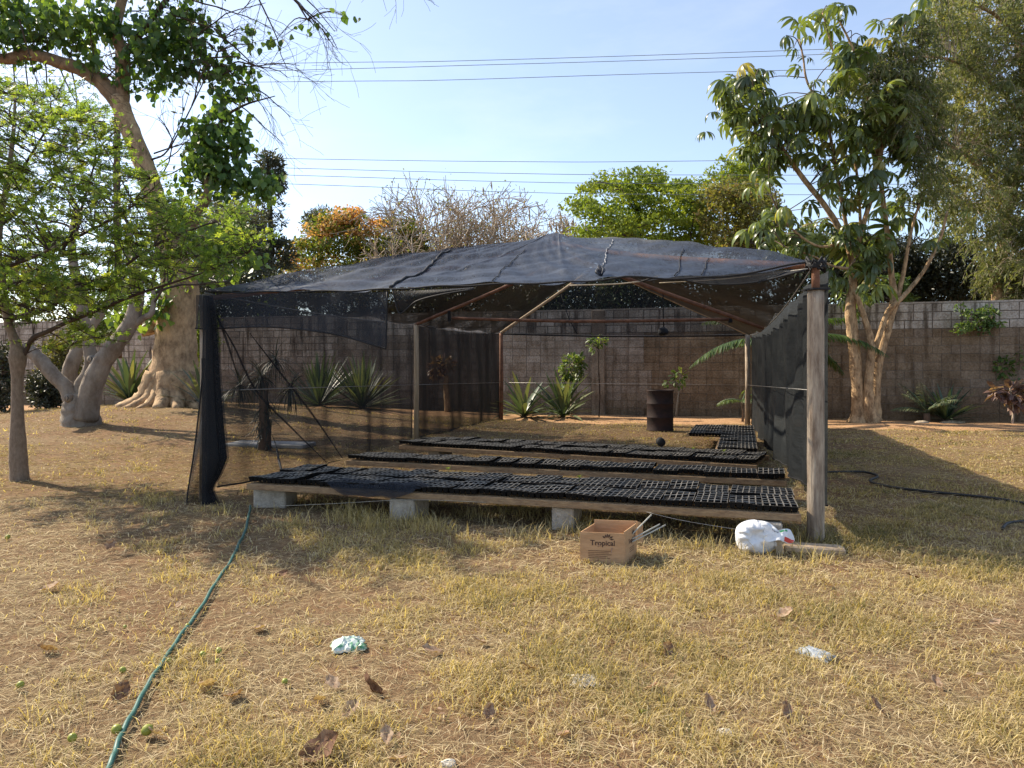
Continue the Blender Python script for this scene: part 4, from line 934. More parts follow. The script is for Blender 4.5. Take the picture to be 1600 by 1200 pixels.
# dead leaves that show one by one
def dead_leaf(px, py, L, tint, tilt, az, curl, label=None):
    mb = MB(); n, m = 10, 7; ph = rng.uniform(0, 6, 5); rows = []; side_ = rng.uniform(.7, 1.25)
    for a in np.linspace(0, 1, n):
        w = .30*math.sin(math.pi*min(1, .06+a*.93))**.7*(1+.22*math.sin(a*17+ph[0])*rng.uniform(.3, 1)); row = []
        for b in np.linspace(-1, 1, m):
            x = math.sin(curl*a)/curl; z = (1-math.cos(curl*a))/curl*.8
            row.append([x+.03*math.sin(7*b+ph[1]), w*b*(side_ if b > 0 else 1), z+.32*w*abs(b)**1.4*math.cos(curl*.4)+.035*math.sin(9*a+4*b+ph[2])+.02*math.sin(19*a-7*b+ph[3])])
        rows.append(row)
    g_ = np.array(rows)*L; tt = np.clip(tint+rng.normal(0, .10, (n-1)*(m-1))+np.tile(np.abs(np.linspace(-1, 1, m-1))*.16-.05, n-1), 0, 1); mb.grid(g_, tt)
    mb.tube([g_[0, 3], g_[0, 3]-[.22*L, 0, -.02*L]], [.008*L+.0008, .004*L+.0008], 4, tint=max(0, tint-.2))
    o = mb.build('fallen_leaf', L_dead); o.scale = (1.0, 1.0, 1.0); o.location = G(px, py)+np.array([0, 0, .018]); o.rotation_euler = (tilt, rng.uniform(-.25, .05), az)
    tag(o, label or 'dry brown leaf fallen on the lawn', 'leaf', None if label else 'dry brown leaves fallen on the lawn')
dead_leaf(598, 1090, .15, .16, 1.05, 2.9, 1.2, 'large dark reddish curled dead leaf standing up in the grass')
dead_leaf(1214, 968, .11, .75, .25, .3, .6, 'pinkish tan dead leaf lying in the sun near the plastic scrap')
dead_leaf(1398, 890, .11, .9, .2, 2.6, .7, 'pale pink dead leaf on the shade edge right of the corner post')
dead_leaf(468, 1192, .17, .28, .5, .5, 1.1, 'big dark brown curled leaf at the bottom edge of the lawn')
dead_leaf(1146, 1040, .10, .22, .6, 2.8, .9, 'dark red brown curled leaf right of the lawn centre')
for a in ((536, 1128, .10, .8), (505, 1098, .08, .8), (528, 1082, .09, .8), (334, 1074, .10, .8), (372, 1088, .13, .4), (412, 982, .12, .75), (278, 953, .06, .8), (958, 997, .09, .6), (1112, 1119, .10, .65), (842, 1052, .09, .7), (606, 1170, .09, .8), (636, 1190, .08, .7), (176, 1100, .11, .3), (60, 926, .13, .7), (168, 862, .12, .6), (255, 1155, .07, .8), (1440, 908, .10, .15), (1040, 1030, .1, .5), (760, 1010, .08, .6), (1300, 918, .09, .7), (1545, 978, .07, .8), (1010, 1080, .09, .35), (690, 1022, .12, .7), (1230, 1130, .1, .6), (1470, 1080, .07, .7), (1380, 1120, .09, .5), (880, 1150, .08, .6), (760, 1130, .09, .55), (90, 1020, .1, .5), (430, 905, .1, .3)):
    dead_leaf(a[0], a[1], a[2], a[3], rng.normal(.2, .3), rng.uniform(0, 6.28), rng.uniform(.5, 1.2))

# ------------------------------------------------------------------ plants along the wall
def rosette(name, px, py, D, n, L, w, label, cat, m=None, elev=(.05, 1.45), droop=.5, z=None, hub=.12, tint=(.1, .8), par=None):
    x = (px-800)/F*D; z0 = float(gz(x, D)) if z is None else z
    t = thing(name, label, cat, (x, D, z0)); mb = MB()
    for i in range(n):
        az = i*2.399+rng.normal(0, .2); el = rng.uniform(*elev); l = L*rng.uniform(.75, 1.1)*(1 if el > .2 else .85)
        v, f = drooper(droop*rng.uniform(.3, 1.3), w*rng.uniform(.8, 1.2))
        d = [math.cos(az)*math.cos(el), math.sin(az)*math.cos(el), math.sin(el)]
        zz = [-math.cos(az)*math.sin(el), -math.sin(az)*math.sin(el), math.cos(el)]
        mb.scatter(v, f, [[x+d[0]*hub*.4, D+d[1]*hub*.4, z0+.04+hub*.5*math.sin(el)]], d, zz, l, rng.uniform(*tint))
    part(mb, 'leaves', m or L_agave, t)
    mb = MB(); mb.tube([[x, D, z0-.05], [x, D, z0+hub]], [hub*.9, hub*.5], 8, rough=.1); part(mb, 'stem', M_barkbrown, t)
    return t
rosette('sisal_plant', 499, 636, 22.7, 130, 1.6, .028, 'big dark spiky sisal by the wall, left of the pair', 'sisal', elev=(-.15, 1.5), droop=.12, tint=(.0, .55))
rosette('sisal_plant', 566, 636, 22.4, 130, 1.6, .028, 'big spiky sisal with sunlit leaf tips, right of the pair by the wall', 'sisal', elev=(-.15, 1.5), droop=.12, tint=(.0, .9))
rosette('agave_plant', 818, 650, 21.0, 44, 1.35, .05, 'broad leaved agave right behind the rusty rear post', 'agave', droop=.55)
rosette('agave_plant', 880, 650, 20.9, 46, 1.35, .05, 'broad leaved agave beneath the leafy bush by the wall', 'agave', droop=.55)
rosette('agave_plant', 203, 622, 22.5, 60, 1.7, .045, 'large striped agave between the grey tree and the big pale trunk', 'agave', tint=(.2, 1), droop=.7)
rosette('agave_plant', 318, 600, 19.2, 26, 1.2, .04, 'narrow leaved spiky plant right beside the big pale trunk', 'agave', tint=(.3, 1), droop=.4)
rosette('yucca_plant', 1478, 655, 19.6, 60, 1.0, .04, 'dark green spiky yucca at the wall right of the umbrella tree', 'yucca', elev=(-.05, 1.4), droop=.35, tint=(.0, .6))
def frond(mb, st_, base, az, el, L, droop, nl, ll, tint, lw=.06, side=1.0, k=5):
    d0 = np.array([math.cos(az)*math.cos(el), math.sin(az)*math.cos(el), math.sin(el)]); pts = [np.array(base, float)]; d = d0
    for i in range(10):
        d = nrm(d+np.array([0, 0, -droop/10])); pts.append(pts[-1]+d*L/10)
    pts = np.array(pts); st_.tube(pts, np.linspace(.018, .004, 11), k, cap=False)
    hz = nrm(np.cross([0, 0, 1], d0)); sh, sf = drooper(.9, lw)
    for s in (-1, 1):
        tt = np.linspace(.12, 1, nl); pos = np.stack([np.interp(tt, np.linspace(0, 1, 11), pts[:, i]) for i in range(3)], -1)
        dr = np.stack([np.interp(tt, np.linspace(0, 1, 11), np.gradient(pts[:, i])) for i in range(3)], -1)
        X = nrm(nrm(dr)*.75+s*hz*side+np.array([0, 0, -.15])+rng.normal(0, .07, (nl, 3)))
        mb.scatter(sh, sf, pos, X, np.array([0, 0, 1.0])+rng.normal(0, .1, (nl, 3)), ll*np.sin(np.pi*(.15+.8*tt))**.7, np.clip(tint+rng.normal(0, .12, nl), 0, 1))
def palm(name, px, D, zt, n, L, label, droop, nl, ll, tint, m, tr=.11, az0=0, els=(.1, 1.2), azs=None):
    x = (px-800)/F*D; z0 = float(gz(x, D)); t = thing(name, label, 'palm', (x, D, z0)); mb, st_ = MB(), MB()
    for i in range(n):
        az = (azs[i % len(azs)] if azs else az0+i*2.399)+rng.normal(0, .1); frond(mb, st_, [x, D, z0+zt], az, rng.uniform(*els), L*rng.uniform(.85, 1.1), droop, nl, ll, tint)
    part(mb, 'fronds', m, t); part(st_, 'frond_ribs', L_agave, t)
    mb = MB(); mb.tube([[x, D, z0-.1], [x+.02, D, z0+zt*.5], [x, D, z0+zt]], [tr*1.2, tr, tr*.9], 10, rough=.08); part(mb, 'trunk', M_barkbrown, t)
palm('young_palm', 1222, 20.0, 2.1, 9, 2.6, 'leafy palm hidden behind the right netting with fronds arching out', 1.3, 46, .42, .12, L_bush, els=(.25, 1.1))
palm('cycad_plant', 1447, 19.5, .25, 12, 1.0, 'small feathery cycad with pale fronds left of the dark yucca', 1.0, 26, .22, .7, L_agave, tr=.09, els=(.3, 1.2))
palm('palm_seedling', 1160, 19.6, .55, 6, .75, 'small young palm seedling with arching fronds by the right rear post', 1.2, 18, .22, .3, L_bush, tr=.03, els=(.3, 1.2))
def shrub(name, pix, D, clumps, label, cat, lm, ls, shape, tm, r0=.03, ntw=14):
    """stem path (px,py,r) plus leaf clumps (px,py,rx,ry,n)"""
    b = P(pix[0][0], pix[0][1], D); t = thing(name, label, cat, b); mb = MB(); l = limb(mb, pix, D, 7); lf = MB()
    for (px, py, rx, ry, n) in clumps:
        c = P(px, py, D); rr = np.array([rx, min(rx, ry)*.9, ry])*D/F
        for k in range(ntw):
            q = ell(c, rr*.85, 1)[0]; s = twig(mb, attach([l], q), q, r0*.35, .004, 4)
        pos = ell(c, rr, n, .25); d = nrm(pos-c+rv(n)*np.mean(rr)*.8+np.array([0, 0, -.05])); lf.scatter(shape[0], shape[1], pos, d, rv(n)*.6+np.array([0, 0, 1]), ls*rng.uniform(.6, 1.2, n), np.clip(rng.normal(.5, .26, n), 0, 1))
    part(mb, 'stem', tm, t); part(lf, 'foliage', lm, t); return t
OV = (OVAL, OVALF); HT = (HEART, HEARTF); RB = (RHOMB, RHOMBF)
shrub('leafy_bush', [(893, 652, .05), (894, 620, .045), (892, 590, .035), (893, 570, .02)], 21.3, [(893, 575, 17, 20, 260), (886, 600, 9, 12, 70), (905, 566, 9, 12, 60)], 'upright leafy bush with sunlit leaves above the right agave', 'bush', L_bush, .17, OV, M_twig)
shrub('wall_creeper', [(936, 652, .02), (937, 610, .02), (935, 570, .018), (936, 540, .012)], 21.0, [(936, 532, 15, 7, 60), (928, 540, 8, 8, 20)], 'thin creeper stem on the wall with a leafy tuft on top', 'creeper', L_bush, .16, OV, M_darktwig, ntw=6)
shrub('sapling', [(1056, 650, .02), (1059, 625, .018), (1062, 600, .014), (1063, 588, .01)], 18.2, [(1062, 590, 12, 14, 60), (1047, 598, 10, 6, 16)], 'slim sapling with a few leaves just behind the rusty drum', 'sapling', L_bush, .14, OV, M_twig, ntw=7)
shrub('frangipani_tree', [(700, 645, .11), (698, 620, .09), (697, 600, .085), (699, 585, .07)], 22.6, [(684, 574, 12, 12, 90), (696, 568, 10, 8, 50)], 'small bare frangipani with a pale trunk and reddish leaf clump', 'tree', L_rusty, .24, OV, M_barktan, ntw=5)
t = thing('frangipani_branches', 'stubby bare branches spreading above the pale frangipani trunk', 'branches', P(700, 590, 22.6)) if False else None
shrub('cordyline_plant', [(1581, 668, .03), (1583, 645, .025), (1580, 620, .02), (1578, 606, .012)], 18.8, [(1580, 612, 20, 10, 90), (1556, 612, 6, 7, 12), (1592, 625, 10, 9, 26)], 'thin stemmed plant with drooping pinkish copper leaves near the right edge', 'plant', L_rusty, .30, OV, M_twig, ntw=6)
shrub('leafy_bush', [(1575, 668, .06), (1572, 640, .05), (1580, 600, .04), (1590, 575, .03)], 19.8, [(1568, 575, 16, 18, 220), (1598, 555, 16, 20, 240), (1590, 590, 18, 12, 120), (1620, 590, 18, 25, 150)], 'pale stemmed green bush against the wall at the right edge', 'bush', L_bush, .19, OV, M_twig)
def dark_yucca():
    D = 12.6; x = (413-800)/F*D; t = thing('spiky_tree', 'dark shaggy spiky tree standing behind the left netting', 'tree', (x, D, 0)); mb = MB()
    mb.tube([[x, D, -.05], [x+.01, D, .35], [x-.02, D, .8], [x, D, 1.2]], [.11, .085, .08, .07], 9, rough=.12); part(mb, 'trunk', M_barkbrown, t)
    mb = MB()
    for c, n in (([x-.05, D, 1.3], 150), ([x+.42, D+.1, 1.1], 100), ([x-.45, D+.1, 1.15], 110), ([x+.1, D+.3, 1.6], 100)):
        d = rv(n); d[:, 2] = d[:, 2]*.8; v, f = drooper(.9, .018); mb.scatter(v, f, np.tile(c, (n, 1)), d, nrm(np.cross(np.cross(d, [0, 0, 1.0]), d)), rng.uniform(.25, .6, n), rng.uniform(0, .35, n))
    n = 120; c = ell([x, D, .5], [.13, .13, .5], n); d = nrm(np.stack([rng.normal(0, 1, n), rng.normal(0, 1, n), -np.ones(n)*.8], -1)); v, f = drooper(.5, .035); mb.scatter(v, f, c, d, [0, 0, 1.0], .3, rng.uniform(0, .4, n))
    part(mb, 'leaves', L_dark, t)
dark_yucca()
# ------------------------------------------------------------------ trees: big pale trunk on the left
def big_tree():
    D = 20.0; b = P(268, 630, D); t = thing('big_pale_tree', 'massive pale tree trunk flaring at the roots, its crown leaning left', 'tree', b); mb = MB(); tw = MB(); lf = MB()
    main = limb(mb, [(276, 648, 1.0), (275, 628, .84), (274, 606, .70), (273, 575, .60), (275, 530, .52), (279, 480, .50), (281, 445, .46), (268, 395, .38), (250, 345, .29), (237, 292, .265), (216, 235, .25), (196, 185, .24), (184, 152, .235)], D, 22, .035)
    # root ridges
    for k in range(9):
        a = -2.9+k*.36; r0 = np.array([math.cos(a), math.sin(a), 0]); bb = b+np.array([.1, 0, 0]); q = [bb+r0*.42+np.array([0, 0, .75]), bb+r0*.66+np.array([0, 0, .26]), bb+r0*.98+np.array([0, 0, .02]), bb+r0*1.4+np.array([0, 0, -.12])]
        s = spline(q, 4); mb.tube(s, np.linspace(.30, .10, len(s))*rng.uniform(.7, 1.2), 9, rough=.10)
    part(mb, 'trunk', M_barkpale, t); mb = MB()
    L1 = limb(mb, [(188, 165, .22), (160, 130, .21), (125, 108, .19), (90, 97, .17), (48, 85, .16), (0, 92, .14), (-70, 70, .10)], D, 12)
    L2 = limb(mb, [(190, 170, .20), (193, 120, .17), (193, 85, .16), (181, 50, .15), (188, 10, .13), (205, -50, .10), (220, -130, .07)], D, 10)
    L3 = limb(mb, [(262, 385, .2), (285, 372, .17), (304, 345, .15), (318, 320, .14), (325, 300, .12), (322, 275, .06)], D, 10)
    L4 = limb(mb, [(250, 345, .15), (272, 352, .10), (283, 365, .08)], D, 8)
    part(mb, 'main_limbs', M_barklimb, t); mb = MB()
    L5 = limb(mb, [(238, 520, .3), (228, 500, .14), (206, 510, .10)], D, 8)   # stub with a cut end
    part(mb, 'trunk', M_barkpale, t); mb = MB()
    L6 = limb(mb, [(193, 90, .10), (230, 40, .08, -.5), (290, -30, .07, -1), (380, -60, .05, -1.5), (440, -30, .035, -1.5), (480, 30, .02, -1.5)], D, 6)
    L7 = limb(mb, [(322, 280, .06), (330, 230, .05), (345, 190, .04), (380, 165, .03), (430, 150, .012)], D, 6)
    L8 = limb(mb, [(236, 250, .03), (262, 235, .022, -.4), (300, 165, .018, -.8), (350, 60, .012, -.8)], D, 5)
    L9 = limb(mb, [(322, 290, .05), (350, 275, .04), (390, 285, .03), (415, 290, .02)], D, 5)
    part(mb, 'boughs', M_darktwig, t)
    limbs = [L1, L2, L3, L6, L7, L8, L9]
    # bare curling twigs at the top
    prm = dict(lev=2, kids=[4, 3, 0], seg=6, wig=.15, up=[-.05, -.03, .03], ang=(.35, .9), lr=.62, rr=.55, tap=.35, rmin=.004, t0=.2); tips = []
    for (px, py, dx, dz, L, dd) in ((380, -40, 1, -.7, 2.6, -1.5), (420, -45, .9, -1.0, 2.6, -1.6), (455, -5, .7, -.8, 1.8, -1.5), (350, 60, .8, -.3, 1.8, -.8), (330, 90, 1, -.2, 2.0, -.8), (345, 100, .9, -.6, 1.7, -.6), (370, 130, 1, -.25, 1.9, 0), (560, -60, .5, -1, 1.6, -1.5), (600, -40, .8, -.7, 1.1, -1.5), (300, 165, .3, .6, 1.6, -.8), (262, 235, .2, .9, 1.8, -.4), (245, 260, .9, .5, 1.7, -.2), (240, 280, 1, .25, 1.6, 0), (160, 130, .4, .8, 1.4, 0), (120, 110, -.3, .9, 1.4, 0), (300, 0, .9, -.2, 2.2, -1), (260, 20, 1, .1, 2.0, -1), (90, 97, .2, -1, 2.0, 0), (40, 90, .1, -1, 2.4, 0), (20, 95, -.1, -1, 2.6, .3), (190, 200, -.5, -.6, 1.3, 0), (225, 60, .7, .6, 1.5, -.5), (395, -30, .8, -.9, 2.4, -1.4), (440, -20, 1, -.6, 2.0, -1.5), (340, 120, .9, .3, 2.2, -.6), (360, 100, 1, .1, 2.1, -.5), (345, 150, 1, -.4, 2.0, -.3), (300, 60, .9, .5, 2.2, -.8), (290, 120, .8, .8, 1.8, -.5), (255, 270, .6, .8, 2.0, -.3), (240, 240, .8, .6, 1.9, -.3), (215, 235, -.7, .4, 1.5, -.2), (205, 215, -.8, -.2, 1.6, -.2), (70, 90, 0, -1, 2.2, 0), (110, 105, .1, -1, 1.9, 0), (140, 20, -.2, -1, 2.0, -.5), (30, 30, .1, -1, 2.4, -.8)):
        tw = MB(); grow(tw, P(px, py, D+dd), [dx, rng.normal(0, .4), dz], L, .024, 0, prm, tips, 4); part(tw, 'bare_twigs', M_darktwig, t)
    # heart-leaf clumps hung on twigs
    for (px, py, rx, ry, n, dd, tn) in ((255, 40, 55, 40, 330, -.5, .32), (260, 95, 50, 35, 400, -.4, .25), (225, 125, 25, 18, 70, 0, .3), (330, 95, 26, 30, 110, -.6, .35), (370, 120, 22, 32, 110, -.4, .4), (345, 195, 32, 45, 300, 0, .38), (325, 250, 30, 30, 240, .2, .3), (350, 270, 40, 40, 340, 0, .42), (400, 287, 30, 20, 130, -.2, .55), (285, 285, 22, 16, 60, 0, .35), (310, 215, 20, 25, 90, -.4, .35), (300, 50, 35, 30, 160, -.6, .4), (380, 235, 18, 30, 70, -.1, .45), (415, 292, 16, 14, 50, -.2, .6), (200, 60, 25, 40, 120, -.3, .4), (150, 95, 20, 12, 50, -.2, .5), (110, 30, 60, 26, 330, -.4, .55), (40, 20, 60, 30, 380, .2, .55), (20, 60, 50, 30, 300, 0, .35), (120, 55, 22, 24, 100, 0, .5), (170, 30, 28, 30, 110, 0, .4), (345, 375, 40, 30, 260, -1, .8), (370, 395, 35, 30, 220, -1, .8), (330, 420, 25, 16, 60, -.8, .75), (390, 45, 8, 8, 14, -.8, .6), (432, 62, 8, 10, 14, -1.2, .55), (395, 70, 8, 8, 12, -1, .6), (540, 25, 10, 5, 8, -1.5, .5), (490, 40, 14, 8, 12, -1.5, .3), (210, 445, 45, 22, 130, -1.2, .8), (245, 480, 30, 22, 110, -.6, .75), (185, 500, 25, 14, 40, -1, .8), (220, 380, 20, 25, 60, 0, .5), (280, 330, 18, 18, 50, -.3, .6), (-60, 0, 70, 60, 260, 0, .4), (160, -60, 120, 50, 420, 0, .4), (300, -60, 80, 40, 200, -1, .4)):
        c = P(px, py, D+dd); rr = np.array([rx, (rx+ry)*.5, ry])*D/F*1.3; k = max(5, n//8); cen = ell(c, rr*.85, k); tw2 = MB(); near_ = c
        for q in cen:
            a_ = attach(limbs, q, 1.0); a2 = a_ if np.linalg.norm(a_-q) < 1.2 else near_; s_ = twig(tw2, a2, q, .010, .004, 3)
        twig(tw2, attach(limbs, c, 1.0), c, .02, .010, 4); part(tw2, 'leaf_twigs', M_darktwig, t)
        n = int(n*1.08); i = rng.integers(0, k, n); pos = cen[i]+rng.normal(0, .5, (n, 3))*np.minimum(rr, .30); 
        n = len(pos); d = nrm(rng.normal(0, .55, (n, 3))+np.array([0, 0, -1.0])); zz = nrm(rng.normal(0, .9, (n, 3))+np.array([0, -.5, .6]))
        lf.scatter(HEART, HEARTF, pos, d, zz, rng.uniform(.12, .25, n), np.clip(rng.normal(tn+.14, .24, n), 0, 1))
    part(lf, 'crown', L_heart, t)
big_tree()
def grey_tree():
    D = 15.6; b = G(126, 668); t = thing('grey_branching_tree', 'smooth grey tree with several leaning trunks and old cut knots', 'tree', P(126, 668, D)); mb = MB()
    k = 14
    limb(mb, [(128, 674, .46), (127, 664, .40), (124, 645, .35), (122, 628, .28), (120, 616, .2)], D, 18, .05)
    A = limb(mb, [(118, 635, .20), (104, 606, .155), (85, 588, .145), (66, 565, .14), (52, 552, .135), (38, 540, .13)], D, k)
    B = limb(mb, [(122, 640, .22), (127, 606, .16), (141, 580, .15), (142, 556, .13), (134, 520, .125), (128, 480, .115), (118, 430, .10), (112, 380, .08), (120, 320, .05)], D+.1, k)
    C = limb(mb, [(118, 640, .2, .5), (108, 600, .17, .6), (112, 570, .15, .6), (122, 545, .14, .7), (128, 530, .12, .7), (170, 470, .08, .9), (185, 430, .06, .9)], D, k)
    E = limb(mb, [(132, 655, .28), (138, 628, .23), (146, 598, .22), (160, 566, .20), (180, 540, .175), (200, 512, .16), (211, 485, .15), (215, 450, .13), (205, 410, .10), (200, 350, .07)], D-.1, k)
    F2 = limb(mb, [(206, 510, .09), (222, 498, .07), (236, 490, .065), (240, 470, .05), (238, 440, .04)], D-.1, 8)
    part(mb, 'trunk', M_barkgrey, t)
    for (px, py, r, dd) in ((104, 622, .075, -.30), (141, 561, .07, -.17)):
        c = P(px, py, D+dd); mb = MB(); mb.tube([c+np.array([.03, .09, 0]), c, c+np.array([-.012, -.03, .0])], [r*1.3, r*1.15, r*.95], 14, rough=.06); part(mb, 'cut_knot', M_barkgrey, t)
    for (px, py, r, dd) in ((104, 622, .055, -.335), (141, 561, .052, -.205)):
        c = P(px, py, D+dd); mb = MB(); mb.tube([c, c+np.array([-.002, -.006, 0])], [r, r*.9], 14); part(mb, 'hollow_shade', M_cord, t)  # flat black disc on each knot; the hole's shade is put into its colour
    tw, lf = MB(), MB(); tips = []; prm = dict(lev=2, kids=[4, 4, 0], seg=5, wig=.14, up=[.05, .03, 0], ang=(.4, 1.0), lr=.65, rr=.6, tap=.4, rmin=.004, t0=.25)
    for l in (B, C, E, F2):
        for j in range(4): grow(tw, l[-1-j*3, :3], [rng.normal(0, .7), rng.normal(0, .4), rng.uniform(.1, .9)], rng.uniform(1.0, 1.9), .03, 0, prm, tips, 5)
    for p in tips:
        n = 5; lf.scatter(OVAL, OVALF, p[-1]+rng.normal(0, .12, (n, 3)), rv(n)+np.array([0, 0, -.4]), rv(n)+np.array([0, 0, .8]), rng.uniform(.07, .13, n), np.clip(rng.normal(.55, .2, n), 0, 1))
    part(tw, 'branches', M_darktwig, t); part(lf, 'crown', L_green, t)
grey_tree()
ROS = []; ROSF = []
for k in range(6):
    a = k*2*math.pi/6; ca, sa = math.cos(a), math.sin(a); i = len(ROS)
    for (u, w, z) in ((0.05, 0, 0), (.6, .26, .16), (1, .08, .12), (1, -.08, .12), (.6, -.26, .16)): ROS.append((u*ca-w*sa, u*sa+w*ca, z))
    ROSF.append((i, i+4, i+3, i+2, i+1))
def fine_tree():
    b = G(30, 751); D = float(b[1]); t = thing('fine_leaved_tree', 'slim young tree with tiny yellow green leaves in flat layers at the left edge', 'tree', b); mb, tw, lf = MB(), MB(), MB()
    T = limb(mb, [(31, 756, .125), (30, 740, .108), (28, 700, .10), (27, 640, 0.0706), (27, 590, 0.0691), (28, 558, .10), (24, 535, 0.0612), (14, 508, 0.0504), (7, 470, 0.0468), (2, 430, 0.0432), (-3, 380, 0.0396), (8, 300, 0.0324), (20, 220, 0.0252), (24, 150, 0.0144)], D, 14, .02)
    M_frk = mat('freckled_bark', (.27, .205, .15), (.16, .115, .08), (30, 30, 14), rough=.9, bump=.3); part(mb, 'trunk', M_frk, t); mb = MB()
    A = limb(mb, [(32, 562, 0.0396), (42, 545, 0.0302), (52, 528, 0.0324, -.05), (70, 520, 0.0274, -.1), (100, 506, 0.0245, -.2), (140, 490, 0.0216, -.3), (200, 465, 0.0187, -.4), (250, 448, 0.0144, -.5), (320, 425, 0.0101, -.6), (385, 398, 0.0058, -.7)], D, 8)
    B = limb(mb, [(14, 500, 0.0360), (40, 492, 0.0302, -.1), (70, 484, 0.0274, -.2), (105, 462, 0.0245, -.35), (130, 446, 0.0216, -.5), (180, 425, 0.0180, -.6), (240, 385, 0.0144, -.7), (310, 355, 0.0094, -.8), (390, 330, 0.0043, -.9)], D, 8)
    C = limb(mb, [(4, 450, 0.0324), (20, 445, 0.0288, .2), (60, 420, 0.0245, .3), (85, 408, 0.0216, .3), (115, 360, 0.0180, .3), (135, 300, 0.0144, .3), (150, 240, 0.0101, .3), (145, 190, 0.0043, .3)], D, 7)
    E = limb(mb, [(0, 420, 0.0288), (30, 410, 0.0216, -.5), (90, 385, 0.0173, -.9), (160, 350, 0.0144, -1.1), (210, 320, 0.0101, -1.2), (250, 285, 0.0058, -1.3)], D, 6)
    G_ = limb(mb, [(2, 350, 0.0288), (40, 320, 0.0216, .4), (90, 270, 0.0158, .7), (130, 225, 0.0101, .8), (165, 200, 0.0043, .8)], D, 6)
    I_ = limb(mb, [(10, 300, 0.0216), (50, 240, 0.0158, -.4), (80, 190, 0.0115, -.6), (110, 150, 0.0058, -.6)], D, 6)
    J_ = limb(mb, [(0, 470, 0.0252), (-40, 440, 0.0216), (-110, 400, 0.0144), (-180, 350, 0.0086)], D, 6)
    K_ = limb(mb, [(0, 380, 0.0216), (-50, 320, 0.0173, .4), (-120, 250, 0.0101, .7)], D, 6)
    part(mb, 'branches', M_darktwig, t)
    limbs = [A, B, C, E, G_, I_, J_, K_, T[-14:]]
    poly = [(-140, 190), (-60, 150), (10, 125), (60, 130), (110, 150), (150, 165), (165, 215), (200, 250), (235, 270), (250, 300), (300, 335), (380, 325), (405, 385), (390, 412), (340, 425), (260, 455), (190, 480), (110, 500), (60, 480), (0, 500), (-140, 480)]
    cen = [(q, rng.uniform(-1.6, 1.3)) for q in inpoly(poly, 310)]
    cen += [(np.array(q, float), dd) for q, dd in (((75, 545), .1), ((110, 540), 0), ((150, 528), 0), ((55, 505), .1), ((130, 515), -.1), ((100, 525), .3))]
    for (q, dd) in cen:
        c = P(q[0], q[1], D+dd); a_ = attach(limbs, c, .8)
        if np.linalg.norm(a_-c) > 1.3: continue
        s = twig(tw, a_, c, .010, .004, 3, .05)
        out = nrm((c-a_)*[1, 1, .25]+rng.normal(0, .25, 3)*[1, 1, .3])
        for j in range(7):   # flat spray of side twigs, leaf rosettes along each
            az = rng.normal(0, .9); d = np.array([out[0]*math.cos(az)-out[1]*math.sin(az), out[0]*math.sin(az)+out[1]*math.cos(az), rng.normal(.10, .30)]); L = rng.uniform(.16, .50)
            e = c+d*L; tw.tube([c, (c+e)/2+[0, 0, .01], e], [.0055, .0045, .003], 3, cap=False)
            n = max(3, int(L/.042)); pos = c+d*np.linspace(.12, 1, n)[:, None]*L+rng.normal(0, .026, (n, 3))+[0, 0, .012]
            lf.scatter(ROS, ROSF, pos, rv(n)*[1, 1, .35], np.array([0, -.4, .8])+rng.normal(0, .9, (n, 3)), rng.uniform(.018, .048, n), np.clip(rng.normal(.45, .22)+rng.normal(0, .18, n), 0, 1))
    part(tw, 'twigs', M_darktwig, t); part(lf, 'crown', L_fine, t)
fine_tree()
